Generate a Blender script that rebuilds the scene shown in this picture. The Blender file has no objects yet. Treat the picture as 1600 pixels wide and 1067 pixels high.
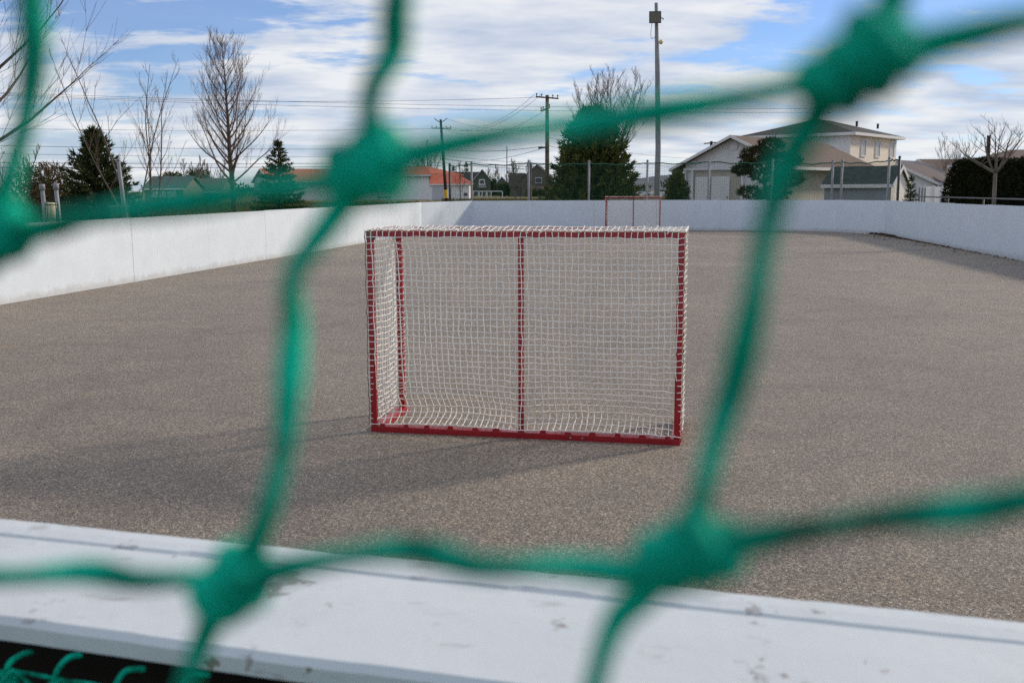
import bpy, bmesh, math, random
import numpy as np
from mathutils import Vector, Matrix
from math import sin, cos, pi, radians as rad

random.seed(7)
np.random.seed(7)
C = bpy.context.scene.collection
sc = bpy.context.scene

# ------------------------------------------------------------------ camera
CAM_H, PITCH, ROLL, FPX = 1.472, rad(8.63), rad(0.22), 1556.0
cf = Vector((0, cos(PITCH), -sin(PITCH)))
cu0 = Vector((0, sin(PITCH), cos(PITCH)))
cr0 = Vector((1, 0, 0))
cr = cos(ROLL) * cr0 - sin(ROLL) * cu0
cu = sin(ROLL) * cr0 + cos(ROLL) * cu0
cam_d = bpy.data.cameras.new('camera')
cam = bpy.data.objects.new('camera', cam_d)
C.objects.link(cam)
M = Matrix((cr, cu, -cf)).transposed().to_4x4()
M.translation = Vector((0, 0, CAM_H))
cam.matrix_world = M
cam_d.sensor_width = 36.0
cam_d.lens = FPX / 1600 * 36.0
cam_d.clip_start = 0.01
cam_d.clip_end = 9000
cam_d.dof.use_dof = True
cam_d.dof.focus_distance = 6.3
cam_d.dof.aperture_fstop = 9.6
cam_d.dof.aperture_blades = 9
sc.camera = cam

# ------------------------------------------------------------------ sky, sun, exposure
SUN_AZ, SUN_EL = rad(60), rad(27)          # clockwise from +Y
w = bpy.data.worlds.new('World')
sc.world = w
w.use_nodes = True
nt = w.node_tree
nt.nodes.clear()
N = nt.nodes.new
L = nt.links.new
out = N('ShaderNodeOutputWorld')
bg = N('ShaderNodeBackground')
bg.inputs['Strength'].default_value = 0.10
sky = N('ShaderNodeTexSky')
sky.sky_type = 'NISHITA'
sky.sun_disc = False
sky.sun_elevation = SUN_EL
sky.sun_rotation = SUN_AZ
sky.altitude = 50
sky.air_density = 1.0
sky.dust_density = 0.0
sky.ozone_density = 2.2
tc = N('ShaderNodeTexCoord')
sep = N('ShaderNodeSeparateXYZ')
L(tc.outputs['Generated'], sep.inputs[0])
zz = N('ShaderNodeMath'); zz.operation = 'MAXIMUM'; zz.inputs[1].default_value = 0.0
L(sep.outputs['Z'], zz.inputs[0])
za = N('ShaderNodeMath'); za.operation = 'ADD'; za.inputs[1].default_value = 0.13
L(zz.outputs[0], za.inputs[0])
dx = N('ShaderNodeMath'); dx.operation = 'DIVIDE'
dy = N('ShaderNodeMath'); dy.operation = 'DIVIDE'
L(sep.outputs['X'], dx.inputs[0]); L(za.outputs[0], dx.inputs[1])
L(sep.outputs['Y'], dy.inputs[0]); L(za.outputs[0], dy.inputs[1])
cmb = N('ShaderNodeCombineXYZ')
L(dx.outputs[0], cmb.inputs[0]); L(dy.outputs[0], cmb.inputs[1])
mp = N('ShaderNodeMapping')
mp.inputs['Rotation'].default_value = (0, 0, rad(-14))
mp.inputs['Scale'].default_value = (1.0, 1.5, 1)
mp.inputs['Location'].default_value = (2.0, 15.0, 0)
L(cmb.outputs[0], mp.inputs[0])
n1 = N('ShaderNodeTexNoise'); n1.inputs['Scale'].default_value = 0.75
n1.inputs['Detail'].default_value = 9; n1.inputs['Roughness'].default_value = 0.58
n1.inputs['Distortion'].default_value = 0.35
L(mp.outputs[0], n1.inputs['Vector'])
n2 = N('ShaderNodeTexNoise'); n2.inputs['Scale'].default_value = 3.0
n2.inputs['Detail'].default_value = 6; n2.inputs['Roughness'].default_value = 0.6
L(mp.outputs[0], n2.inputs['Vector'])
mm = N('ShaderNodeMath'); mm.operation = 'MULTIPLY_ADD'; mm.inputs[1].default_value = 0.50
L(n2.outputs['Fac'], mm.inputs[0]); L(n1.outputs['Fac'], mm.inputs[2])
cov = N('ShaderNodeMapRange'); cov.interpolation_type = 'SMOOTHSTEP'
cov.inputs['From Min'].default_value = 0.60; cov.inputs['From Max'].default_value = 0.76
L(mm.outputs[0], cov.inputs['Value'])
# cloud body: bright tops, grey-blue thicker parts
n3 = N('ShaderNodeTexNoise'); n3.inputs['Scale'].default_value = 1.7
n3.inputs['Detail'].default_value = 7; n3.inputs['Roughness'].default_value = 0.55
mp3 = N('ShaderNodeMapping'); mp3.inputs['Location'].default_value = (9.3, 4.4, 2)
L(mp.outputs[0], mp3.inputs[0]); L(mp3.outputs[0], n3.inputs['Vector'])
cr_ = N('ShaderNodeValToRGB')
cr_.color_ramp.elements[0].position = 0.36; cr_.color_ramp.elements[0].color = (5.2, 6.0, 7.5, 1)
cr_.color_ramp.elements[1].position = 0.62; cr_.color_ramp.elements[1].color = (8.7, 8.8, 9.0, 1)
L(n3.outputs['Fac'], cr_.inputs[0])
mix = N('ShaderNodeMix'); mix.data_type = 'RGBA'
skg = N('ShaderNodeMix'); skg.data_type = 'RGBA'; skg.blend_type = 'MULTIPLY'
skg.inputs['Factor'].default_value = 1.0
skg.inputs['B'].default_value = (0.78, 0.93, 1.30, 1)
L(sky.outputs[0], skg.inputs['A'])
cvm = N('ShaderNodeMath'); cvm.operation = 'MULTIPLY'; cvm.inputs[1].default_value = 0.95
L(cov.outputs[0], cvm.inputs[0])
# cloud decks overlap towards the horizon all the way round
hz = N('ShaderNodeMapRange'); hz.interpolation_type = 'SMOOTHSTEP'
hz.inputs['From Min'].default_value = 0.0; hz.inputs['From Max'].default_value = 0.13
hz.inputs['To Min'].default_value = 0.72; hz.inputs['To Max'].default_value = 0.0
L(sep.outputs['Z'], hz.inputs['Value'])
mxh = N('ShaderNodeMath'); mxh.operation = 'MAXIMUM'
L(cvm.outputs[0], mxh.inputs[0]); L(hz.outputs[0], mxh.inputs[1])
veil = N('ShaderNodeMath'); veil.operation = 'MAXIMUM'; veil.inputs[1].default_value = 0.10
L(mxh.outputs[0], veil.inputs[0]); L(veil.outputs[0], mix.inputs['Factor'])
L(skg.outputs['Result'], mix.inputs['A'])
L(cr_.outputs[0], mix.inputs['B'])
L(mix.outputs['Result'], bg.inputs['Color'])
L(bg.outputs[0], out.inputs[0])

sun_d = bpy.data.lights.new('sun', 'SUN')
sun_d.energy = 3.1
sun_d.angle = rad(6.0)
sun_d.color = (1.0, 0.86, 0.68)
sun = bpy.data.objects.new('sun', sun_d)
C.objects.link(sun)
to_sun = Vector((sin(SUN_AZ) * cos(SUN_EL), cos(SUN_AZ) * cos(SUN_EL), sin(SUN_EL)))
sun.rotation_euler = to_sun.to_track_quat('Z', 'Y').to_euler()
sun.location = (30, 20, 40)

sc.view_settings.view_transform = 'Standard'
sc.view_settings.look = 'None'
sc.view_settings.exposure = 0.0
sc.view_settings.gamma = 1.0
sc.view_settings.use_curve_mapping = False
sc.render.engine = 'CYCLES'
sc.cycles.use_denoising = False
sc.cycles.sample_clamp_direct = 4.0
sc.cycles.sample_clamp_indirect = 3.0
sc.cycles.max_bounces = 6
sc.cycles.caustics_reflective = False
sc.cycles.caustics_refractive = False


# ------------------------------------------------------------------ layout helpers
def ray(px, py):
    return cf + (px - 800) / FPX * cr + (533.5 - py) / FPX * cu


def G(px, py, z=0.0):
    d = ray(px, py)
    t = (z - CAM_H) / d.z
    return Vector((0, 0, CAM_H)) + t * d


def P(px, py, Y):
    d = ray(px, py)
    return Vector((0, 0, CAM_H)) + (Y / d.y) * d


def B(px, Y):
    """ground point under column px (taken at the horizon) at depth Y"""
    p = P(px, 300, Y)
    return Vector((p.x, p.y, 0))


# ------------------------------------------------------------------ materials
MATS = {}


def mat(name, col, rough=0.7, var=0.0, vscale=5.0, bump=0.0, bscale=40.0, metal=0.0, col2=None, spec=0.3, detail=5,
        wave=None, coord='Object', trans=0.0):
    if name in MATS:
        return MATS[name]
    m = bpy.data.materials.new(name)
    m.use_nodes = True
    t = m.node_tree
    b = t.nodes['Principled BSDF']
    b.inputs['Roughness'].default_value = rough
    b.inputs['Metallic'].default_value = metal
    b.inputs['Specular IOR Level'].default_value = spec
    b.inputs['Base Color'].default_value = (*col, 1)
    tcn = t.nodes.new('ShaderNodeTexCoord')
    if var > 0 or col2:
        n = t.nodes.new('ShaderNodeTexNoise')
        n.inputs['Scale'].default_value = vscale
        n.inputs['Detail'].default_value = detail
        n.inputs['Roughness'].default_value = 0.6
        t.links.new(tcn.outputs[coord], n.inputs['Vector'])
        r = t.nodes.new('ShaderNodeValToRGB')
        c1 = tuple(max(0, c * (1 - var)) for c in col)
        c2 = tuple(c * (1 + var) for c in (col2 or col))
        r.color_ramp.elements[0].position = 0.33
        r.color_ramp.elements[1].position = 0.67
        r.color_ramp.elements[0].color = (*c1, 1)
        r.color_ramp.elements[1].color = (*c2, 1)
        t.links.new(n.outputs['Fac'], r.inputs[0])
        t.links.new(r.outputs[0], b.inputs['Base Color'])
    if wave:
        wv = t.nodes.new('ShaderNodeTexWave')
        wv.bands_direction = 'Z'
        wv.wave_profile = 'SAW'
        wv.inputs['Scale'].default_value = wave
        t.links.new(tcn.outputs[coord], wv.inputs['Vector'])
        bp = t.nodes.new('ShaderNodeBump')
        bp.inputs['Strength'].default_value = 0.25
        bp.inputs['Distance'].default_value = 0.012
        t.links.new(wv.outputs['Fac'], bp.inputs['Height'])
        t.links.new(bp.outputs[0], b.inputs['Normal'])
    elif bump > 0:
        n = t.nodes.new('ShaderNodeTexNoise')
        n.inputs['Scale'].default_value = bscale
        n.inputs['Detail'].default_value = 4
        t.links.new(tcn.outputs[coord], n.inputs['Vector'])
        bp = t.nodes.new('ShaderNodeBump')
        bp.inputs['Strength'].default_value = bump
        bp.inputs['Distance'].default_value = 0.01
        t.links.new(n.outputs['Fac'], bp.inputs['Height'])
        t.links.new(bp.outputs[0], b.inputs['Normal'])
    MATS[name] = m
    return m


def mat_asphalt():
    m = bpy.data.materials.new('chip_asphalt')
    m.use_nodes = True
    t = m.node_tree
    b = t.nodes['Principled BSDF']
    b.inputs['Roughness'].default_value = 0.60
    b.inputs['Specular IOR Level'].default_value = 0.5
    b.inputs['Sheen Weight'].default_value = 0.26      # added sheen lobe, brightens the floor at grazing view
    b.inputs['Sheen Roughness'].default_value = 0.35
    b.inputs['Sheen Tint'].default_value = (0.95, 0.87, 0.79, 1)
    tcn = t.nodes.new('ShaderNodeTexCoord')

    def noise(scale, det, ro=0.6, dist=0.0):
        n = t.nodes.new('ShaderNodeTexNoise')
        n.inputs['Scale'].default_value = scale
        n.inputs['Detail'].default_value = det
        n.inputs['Roughness'].default_value = ro
        n.inputs['Distortion'].default_value = dist
        t.links.new(tcn.outputs['Object'], n.inputs['Vector'])
        return n

    def ramp(src, stops):
        r = t.nodes.new('ShaderNodeValToRGB')
        e = r.color_ramp.elements
        while len(e) > len(stops):
            e.remove(e[-1])
        while len(e) < len(stops):
            e.new(0.5)
        for k, (p, c) in enumerate(stops):
            e[k].position = p
            e[k].color = (*c, 1)
        t.links.new(src, r.inputs[0])
        return r

    vor = t.nodes.new('ShaderNodeTexVoronoi')
    vor.inputs['Scale'].default_value = 200
    vor.inputs['Randomness'].default_value = 1.0
    t.links.new(tcn.outputs['Object'], vor.inputs['Vector'])
    bw = t.nodes.new('ShaderNodeSeparateColor')
    t.links.new(vor.outputs['Color'], bw.inputs[0])
    vor2 = t.nodes.new('ShaderNodeTexVoronoi')
    vor2.inputs['Scale'].default_value = 100
    t.links.new(tcn.outputs['Object'], vor2.inputs['Vector'])
    bw2 = t.nodes.new('ShaderNodeSeparateColor')
    t.links.new(vor2.outputs['Color'], bw2.inputs[0])
    mxv = t.nodes.new('ShaderNodeMix')
    mxv.inputs['Factor'].default_value = .36
    t.links.new(bw.outputs[0], mxv.inputs['A']); t.links.new(bw2.outputs[1], mxv.inputs['B'])
    chips = ramp(mxv.outputs['Result'], [(0.10, (0.015, 0.011, 0.008)), (0.36, (0.104, 0.078, 0.054)), (0.58, (0.250, 0.196, 0.141)),
                                 (0.78, (0.400, 0.327, 0.245)), (0.96, (0.80, 0.71, 0.57))])
    big = ramp(noise(0.22, 6, 0.6, 0.4).outputs['Fac'], [(0.32, (0.74, 0.74, 0.76)), (0.68, (1.16, 1.14, 1.12))])
    mid = ramp(noise(1.6, 6, 0.65, 0.8).outputs['Fac'], [(0.30, (0.78, 0.78, 0.79)), (0.60, (1.07, 1.06, 1.05))])
    tan = ramp(noise(0.9, 4, 0.5, 0.2).outputs['Fac'], [(0.62, (1, 1, 1)), (0.78, (1.10, 1.0, 0.84))])
    dn_ = noise(0.8, 5, .6)
    ad = t.nodes.new('ShaderNodeMix'); ad.data_type = 'VECTOR'; ad.inputs['Factor'].default_value = .45
    t.links.new(tcn.outputs['Object'], ad.inputs['A']); t.links.new(dn_.outputs['Color'], ad.inputs['B'])
    ve = t.nodes.new('ShaderNodeTexVoronoi'); ve.feature = 'DISTANCE_TO_EDGE'; ve.inputs['Scale'].default_value = .42
    t.links.new(ad.outputs['Result'], ve.inputs['Vector'])
    crack = ramp(ve.outputs['Distance'], [(0.0, (.80, .80, .80)), (.004, (.91, .91, .91)), (.022, (1, 1, 1))])
    cur = chips.outputs[0]
    for r in (big, mid, tan, crack):
        mx = t.nodes.new('ShaderNodeMix')
        mx.data_type = 'RGBA'
        mx.blend_type = 'MULTIPLY'
        mx.inputs['Factor'].default_value = 1
        t.links.new(cur, mx.inputs['A'])
        t.links.new(r.outputs[0], mx.inputs['B'])
        cur = mx.outputs['Result']
    t.links.new(cur, b.inputs['Base Color'])
    bp = t.nodes.new('ShaderNodeBump')
    bp.inputs['Strength'].default_value = 1.0
    bp.inputs['Distance'].default_value = 0.008
    t.links.new(vor.outputs['Distance'], bp.inputs['Height'])
    bp.invert = True
    t.links.new(bp.outputs[0], b.inputs['Normal'])
    return m


def mat_board(name, col, dirt=0.35):
    """white painted plywood: soft mottling, scuffs and a grubby foot"""
    m = bpy.data.materials.new(name)
    m.use_nodes = True
    t = m.node_tree
    b = t.nodes['Principled BSDF']
    b.inputs['Roughness'].default_value = 0.55
    b.inputs['Specular IOR Level'].default_value = 0.3
    g = t.nodes.new('ShaderNodeTexCoord')

    def noise(scale, det, stretch=(1, 1, 1)):
        mpn = t.nodes.new('ShaderNodeMapping')
        mpn.inputs['Scale'].default_value = stretch
        t.links.new(g.outputs['Object'], mpn.inputs[0])
        n = t.nodes.new('ShaderNodeTexNoise')
        n.inputs['Scale'].default_value = scale
        n.inputs['Detail'].default_value = det
        n.inputs['Roughness'].default_value = 0.65
        t.links.new(mpn.outputs[0], n.inputs['Vector'])
        return n
    n = noise(2.2, 6)
    r = t.nodes.new('ShaderNodeValToRGB')
    r.color_ramp.elements[0].position = 0.3
    r.color_ramp.elements[1].position = 0.7
    r.color_ramp.elements[0].color = (*[c * 0.91 for c in col], 1)
    r.color_ramp.elements[1].color = (*col, 1)
    t.links.new(n.outputs['Fac'], r.inputs[0])
    sc2 = noise(14, 4, (1, 1, 0.35))
    r2 = t.nodes.new('ShaderNodeValToRGB')
    r2.color_ramp.elements[0].position = 0.64
    r2.color_ramp.elements[1].position = 0.76
    r2.color_ramp.elements[0].color = (0, 0, 0, 1)
    r2.color_ramp.elements[1].color = (dirt, dirt, dirt, 1)
    t.links.new(sc2.outputs['Fac'], r2.inputs[0])
    mx = t.nodes.new('ShaderNodeMix')
    mx.data_type = 'RGBA'
    t.links.new(r2.outputs[0], mx.inputs['Factor'])
    t.links.new(r.outputs[0], mx.inputs['A'])
    mx.inputs['B'].default_value = (0.26, 0.24, 0.22, 1)
    # splash-up grime in the lowest hand's breadth, ragged
    sp = t.nodes.new('ShaderNodeSeparateXYZ')
    t.links.new(g.outputs['Object'], sp.inputs[0])
    gn = noise(5, 5)
    ad = t.nodes.new('ShaderNodeMath'); ad.operation = 'MULTIPLY_ADD'; ad.inputs[1].default_value = -0.30
    t.links.new(gn.outputs['Fac'], ad.inputs[0]); t.links.new(sp.outputs['Z'], ad.inputs[2])
    mr = t.nodes.new('ShaderNodeMapRange')
    mr.inputs['From Min'].default_value = -0.12; mr.inputs['From Max'].default_value = -0.02
    mr.inputs['To Min'].default_value = 0.42; mr.inputs['To Max'].default_value = 0.0
    t.links.new(ad.outputs[0], mr.inputs['Value'])
    mx2 = t.nodes.new('ShaderNodeMix')
    mx2.data_type = 'RGBA'
    t.links.new(mr.outputs[0], mx2.inputs['Factor'])
    t.links.new(mx.outputs['Result'], mx2.inputs['A'])
    mx2.inputs['B'].default_value = (0.34, 0.31, 0.28, 1)
    t.links.new(mx2.outputs['Result'], b.inputs['Base Color'])
    bp = t.nodes.new('ShaderNodeBump')
    bp.inputs['Strength'].default_value = 0.12
    bp.inputs['Distance'].default_value = 0.006
    t.links.new(noise(30, 3, (1, 1, 0.15)).outputs['Fac'], bp.inputs['Height'])
    t.links.new(bp.outputs[0], b.inputs['Normal'])
    return m


def wear(m, amount, stain):
    """chipped paint showing grey wood, dark smears and a few rust spots"""
    t = m.node_tree
    b = t.nodes['Principled BSDF']
    src = b.inputs['Base Color'].links[0].from_socket
    g = t.nodes.new('ShaderNodeTexCoord')
    for scale, lo, hi, col, st in ((9, .62, .65, (.24, .225, .21), (1, 1, 1)), (3.0, .52, .78, (.42, .43, .44), (1, 1, 1)), (22, .675, .69, (.17, .10, .06), (1, 1, 1)),
                                   (60, .62, .70, (.38, .38, .39), (.2, 1, 1))):
        mpn = t.nodes.new('ShaderNodeMapping')
        mpn.inputs['Rotation'].default_value = (0, 0, rad(15.7))
        mpn.inputs['Scale'].default_value = st
        t.links.new(g.outputs['Object'], mpn.inputs[0])
        n = t.nodes.new('ShaderNodeTexNoise')
        n.inputs['Scale'].default_value = scale
        n.inputs['Detail'].default_value = 7
        n.inputs['Roughness'].default_value = .65
        t.links.new(mpn.outputs[0], n.inputs['Vector'])
        mr = t.nodes.new('ShaderNodeMapRange')
        mr.inputs['From Min'].default_value = lo
        mr.inputs['From Max'].default_value = hi
        mr.inputs['To Max'].default_value = amount
        t.links.new(n.outputs['Fac'], mr.inputs['Value'])
        mx = t.nodes.new('ShaderNodeMix')
        mx.data_type = 'RGBA'
        t.links.new(mr.outputs[0], mx.inputs['Factor'])
        t.links.new(src, mx.inputs['A'])
        mx.inputs['B'].default_value = (*col, 1)
        src = mx.outputs['Result']
    t.links.new(src, b.inputs['Base Color'])


ASPHALT = mat_asphalt()
BOARD = mat_board('board_white_paint', (0.70, 0.77, 0.84))
LEDGE = mat_board('ledge_white_paint', (0.60, 0.64, 0.67), 0.8)
wear(LEDGE, .8, 1)
GRASS = mat('autumn_grass', (0.075, 0.085, 0.028), 0.95, 0.25, 0.35, 0.8, 9.0, col2=(0.19, 0.14, 0.065), detail=9)
RED = mat('red_enamel', (0.29, 0.005, 0.012), 0.33, 0.15, 9, 0.06, 60, spec=0.5)
FADED = mat('faded_tape', (0.19, 0.105, 0.085), 0.8, 0.2, 30)
WHITE_CORD = mat('white_cord', (0.86, 0.83, 0.77), 0.85, 0.08, 25)
GREEN_CORD = mat('green_cord', (0.0005, 0.150, 0.090), 0.68, 0.30, 70, 0.7, 900, col2=(0.001, 0.62, 0.41), spec=0.12)
GREEN_NET = mat('green_netting_far', (0.004, 0.085, 0.052), 0.8)
STEEL = mat('galvanised_steel', (0.24, 0.25, 0.27), 0.6, 0.15, 6, metal=0.2)
DARKSTEEL = mat('dark_steel', (0.05, 0.055, 0.06), 0.5, metal=0.4)
POLEWOOD = mat('pole_wood', (0.105, 0.088, 0.062), 0.9, 0.25, 3, col2=(0.15, 0.135, 0.09))
DARKWOOD = mat('dark_pole_wood', (0.05, 0.036, 0.03), 0.9, 0.25, 3)
WIRE = mat('wire_black', (0.02, 0.02, 0.024), 0.6)
BARK = mat('bark', (0.105, 0.075, 0.058), 0.95, 0.3, 6)
BARK_G = mat('bark_grey', (0.13, 0.115, 0.095), 0.95, 0.3, 6)
TWIG = mat('twig', (0.135, 0.095, 0.078), 0.95, 0.25, 3)
TWIG_G = mat('twig_grey', (0.15, 0.125, 0.10), 0.95, 0.25, 3)
SPRUCE = mat('spruce_needles', (0.020, 0.040, 0.014), 0.85, 0.35, 3.5, col2=(0.07, 0.085, 0.025))
PINE = mat('pine_needles', (0.022, 0.045, 0.014), 0.85, 0.35, 2.5, col2=(0.11, 0.12, 0.026))  # sunlit needle tips are put into the lighter second tone
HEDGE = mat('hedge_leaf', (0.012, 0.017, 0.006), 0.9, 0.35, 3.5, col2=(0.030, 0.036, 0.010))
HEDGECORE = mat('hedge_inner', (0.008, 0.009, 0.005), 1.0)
LARCH = mat('rust_foliage', (0.11, 0.060, 0.020), 0.9, 0.35, 4, col2=(0.15, 0.10, 0.03))
ROOF_O = mat('orange_roof', (0.43, 0.105, 0.062), 0.85, 0.15, 1.2)
ROOF_B = mat('brown_shingle', (0.125, 0.090, 0.074), 0.9, 0.2, 4)
ROOF_D = mat('dark_shingle', (0.045, 0.046, 0.045), 0.9, 0.2, 3)
ROOF_G = mat('green_grey_shingle', (0.055, 0.066, 0.060), 0.9, 0.3, 3.0)
ROOF_S = mat('slate_blue_shingle', (0.085, 0.085, 0.105), 0.85, 0.15, 3)
WALL_W = mat('white_render', (0.78, 0.78, 0.78), 0.8, 0.06, 0.8)
WALL_G = mat('grey_siding', (0.68, 0.68, 0.69), 0.75, 0.05, 2, wave=12)
WALL_C = mat('cream_siding', (0.84, 0.745, 0.63), 0.75, 0.05, 2, wave=12)
WALL_T = mat('taupe_siding', (0.44, 0.41, 0.35), 0.8, 0.05, 2, wave=12)
WALL_DG = mat('dark_green_siding', (0.085, 0.098, 0.075), 0.8, 0.08, 1, wave=6)
WALL_BG = mat('grey_brown_siding', (0.13, 0.115, 0.10), 0.8, 0.08, 1)
WALL_SHADED = mat('shaded_gable_wall', (0.34, 0.40, 0.46), 0.8, 0.05, 1)  # blue shade on the white house's gable, put into the wall colour
TRIM = mat('white_trim', (0.70, 0.70, 0.70), 0.6)
GLASS = mat('window_glass', (0.035, 0.045, 0.055), 0.12, spec=0.6)
PALEGLASS = mat('curtained_glass', (0.42, 0.42, 0.40), 0.3, spec=0.5)
CREAM = mat('cream_plastic', (0.68, 0.58, 0.38), 0.6, 0.08, 4)
GREENPAINT = mat('green_paint', (0.01, 0.09, 0.06), 0.5)
YELLOW = mat('yellow_guard', (0.62, 0.42, 0.03), 0.5)
GREYBOX = mat('grey_cabinet', (0.16, 0.165, 0.165), 0.6, 0.1, 4)
LAMPGLASS = mat('flood_glass', (0.13, 0.125, 0.085), 0.35, 0.15, 9, spec=0.5)
LITTER = mat('dead_leaves', (0.045, 0.028, 0.018), 0.95, 0.4, 30, col2=(0.12, 0.062, 0.03))
SHADED_TIMBER = mat('shaded_timber', (0.012, 0.011, 0.010), 0.95, 0.3, 12)  # dark of the shaded outer side is put into this timber's colour
HILL = mat('hazy_bare_wooded_hill', (0.115, 0.125, 0.150), 1.0, 0.15, 0.01)  # blue grey of distance haze mixed into the hill colour
CARWHITE = mat('white_car_paint', (0.7, 0.71, 0.73), 0.3, spec=0.5)
RUBBER = mat('tyre_rubber', (0.02, 0.02, 0.02), 0.9)


# ------------------------------------------------------------------ mesh helpers
OFF = {}


class MB:
    def __init__(s):
        s.v = []
        s.f = []

    def quad(s, a, b, c, d):
        n = len(s.v)
        s.v += [tuple(a), tuple(b), tuple(c), tuple(d)]
        s.f.append((n, n + 1, n + 2, n + 3))

    def poly(s, pts):
        n = len(s.v)
        s.v += [tuple(p) for p in pts]
        s.f.append(tuple(range(n, n + len(pts))))

    def tri(s, a, b, c):
        n = len(s.v)
        s.v += [tuple(a), tuple(b), tuple(c)]
        s.f.append((n, n + 1, n + 2))

    def obox(s, o, u, v, wv):
        """box from corner o along three edge vectors"""
        o, u, v, wv = Vector(o), Vector(u), Vector(v), Vector(wv)
        n = len(s.v)
        for k in (Vector((0, 0, 0)), wv):
            for q in (o, o + u, o + u + v, o + v):
                s.v.append(tuple(q + k))
        fs = [(0, 3, 2, 1), (4, 5, 6, 7), (0, 1, 5, 4), (1, 2, 6, 5), (2, 3, 7, 6), (3, 0, 4, 7)]
        if u.cross(v).dot(wv) < 0:
            fs = [tuple(reversed(f)) for f in fs]
        s.f += [tuple(n + i for i in f) for f in fs]

    def bevbox(s, o, u, v, wv, b):
        """box with chamfered edges (b metres)"""
        bm = bmesh.new()
        o, u, v, wv = Vector(o), Vector(u), Vector(v), Vector(wv)
        vs = [bm.verts.new(p) for p in (o, o + u, o + u + v, o + v, o + wv, o + u + wv, o + u + v + wv, o + v + wv)]
        for f in ((0, 3, 2, 1), (4, 5, 6, 7), (0, 1, 5, 4), (1, 2, 6, 5), (2, 3, 7, 6), (3, 0, 4, 7)):
            bm.faces.new([vs[i] for i in f])
        bmesh.ops.bevel(bm, geom=bm.edges[:], offset=b, segments=2, affect='EDGES', profile=0.5)
        bmesh.ops.recalc_face_normals(bm, faces=bm.faces[:])
        bm.verts.index_update()
        n = len(s.v)
        s.v += [tuple(q.co) for q in bm.verts]
        s.f += [tuple(n + q.index for q in f.verts) for f in bm.faces]
        bm.free()

    def tube(s, pts, rad_, sides=6, cap=True, ell=None, twist=0.0):
        pts = [Vector(p) for p in pts]
        k = len(pts)
        rr = rad_ if isinstance(rad_, (list, tuple)) else [rad_] * k
        n0 = len(s.v)
        ref = None
        arc = 0.0
        for i, p in enumerate(pts):
            a = pts[min(i + 1, k - 1)] - pts[max(i - 1, 0)]
            if a.length < 1e-9:
                a = Vector((0, 0, 1))
            a.normalize()
            if ref is None:
                ref = a.orthogonal().normalized()
            else:
                ref = (ref - a * ref.dot(a))
                ref = ref.normalized() if ref.length > 1e-6 else a.orthogonal().normalized()
                arc += (p - pts[i - 1]).length
            q = a.cross(ref)
            tw = twist * arc
            for j in range(sides):
                th = 2 * pi * j / sides
                x, y = cos(th) * rr[i], sin(th) * rr[i] * (ell or 1.0)
                x, y = x * cos(tw) - y * sin(tw), x * sin(tw) + y * cos(tw)
                s.v.append(tuple(p + ref * x + q * y))
        for i in range(k - 1):
            for j in range(sides):
                a = n0 + i * sides + j
                b = n0 + i * sides + (j + 1) % sides
                s.f.append((a, b, b + sides, a + sides))
        if cap:
            s.f.append(tuple(n0 + j for j in reversed(range(sides))))
            s.f.append(tuple(n0 + (k - 1) * sides + j for j in range(sides)))

    def build(s, name, m, parent=None, smooth=False, at=None):
        if parent is not None:
            o0 = OFF[parent.name]
        else:
            o0 = Vector(at) if at is not None else Vector((0, 0, 0))
        me = bpy.data.meshes.new(name)
        va = np.array(s.v, dtype=float).reshape(-1, 3) - np.array(o0)
        me.from_pydata(va.tolist(), [], s.f)
        me.materials.append(m)
        if smooth:
            me.polygons.foreach_set('use_smooth', [True] * len(me.polygons))
        me.update()
        o = bpy.data.objects.new(name, me)
        C.objects.link(o)
        if parent is not None:
            o.parent = parent
        else:
            o.location = o0
        OFF[o.name] = o0
        return o


def tag(o, label, cat, group=None, kind=None):
    o['label'] = label
    o['category'] = cat
    if group:
        o['group'] = group
    if kind:
        o['kind'] = kind
    return o


def thing(name, label, cat, loc=(0, 0, 0), group=None):
    o = bpy.data.objects.new(name, None)
    o.empty_display_size = 0.2
    C.objects.link(o)
    o.location = loc
    OFF[o.name] = Vector(loc)
    return tag(o, label, cat, group)


def copy_tree(o, parent=None):
    c = o.copy()
    C.objects.link(c)
    c.parent = parent
    OFF[c.name] = OFF.get(o.name, Vector((0, 0, 0)))
    for ch in [q for q in o.children]:
        copy_tree(ch, c)
    return c


UP = Vector((0, 0, 1))

# ------------------------------------------------------------------ ground, rink surface, hill
RING = [Vector(p + (0,)) for p in [(-8.39, 3.05), (-6.68, 13.5), (-3.12, 34.9), (-1.47, 37.45), (9.75, 35.75), (11.15, 34.6),
                                   (12.0, 32.3), (7.6, -1.25)]]
g = MB()
g.quad((-4000, -600, 0), (4000, -600, 0), (4000, 6000, 0), (-4000, 6000, 0))
ground = g.build('ground', GRASS)
ground['kind'] = 'structure'
g = MB()
g.poly([(p.x, p.y, 0.006) for p in reversed(RING)])
g.f = [tuple(reversed(f)) if True else f for f in g.f]
rink = g.build('rink_surface', ASPHALT)
rink['kind'] = 'structure'
rink['label'] = 'worn grey brown chip asphalt floor of the outdoor rink'
for p_ in rink.data.polygons:
    if p_.normal.z < 0:
        rink.data.flip_normals()
        break

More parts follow.
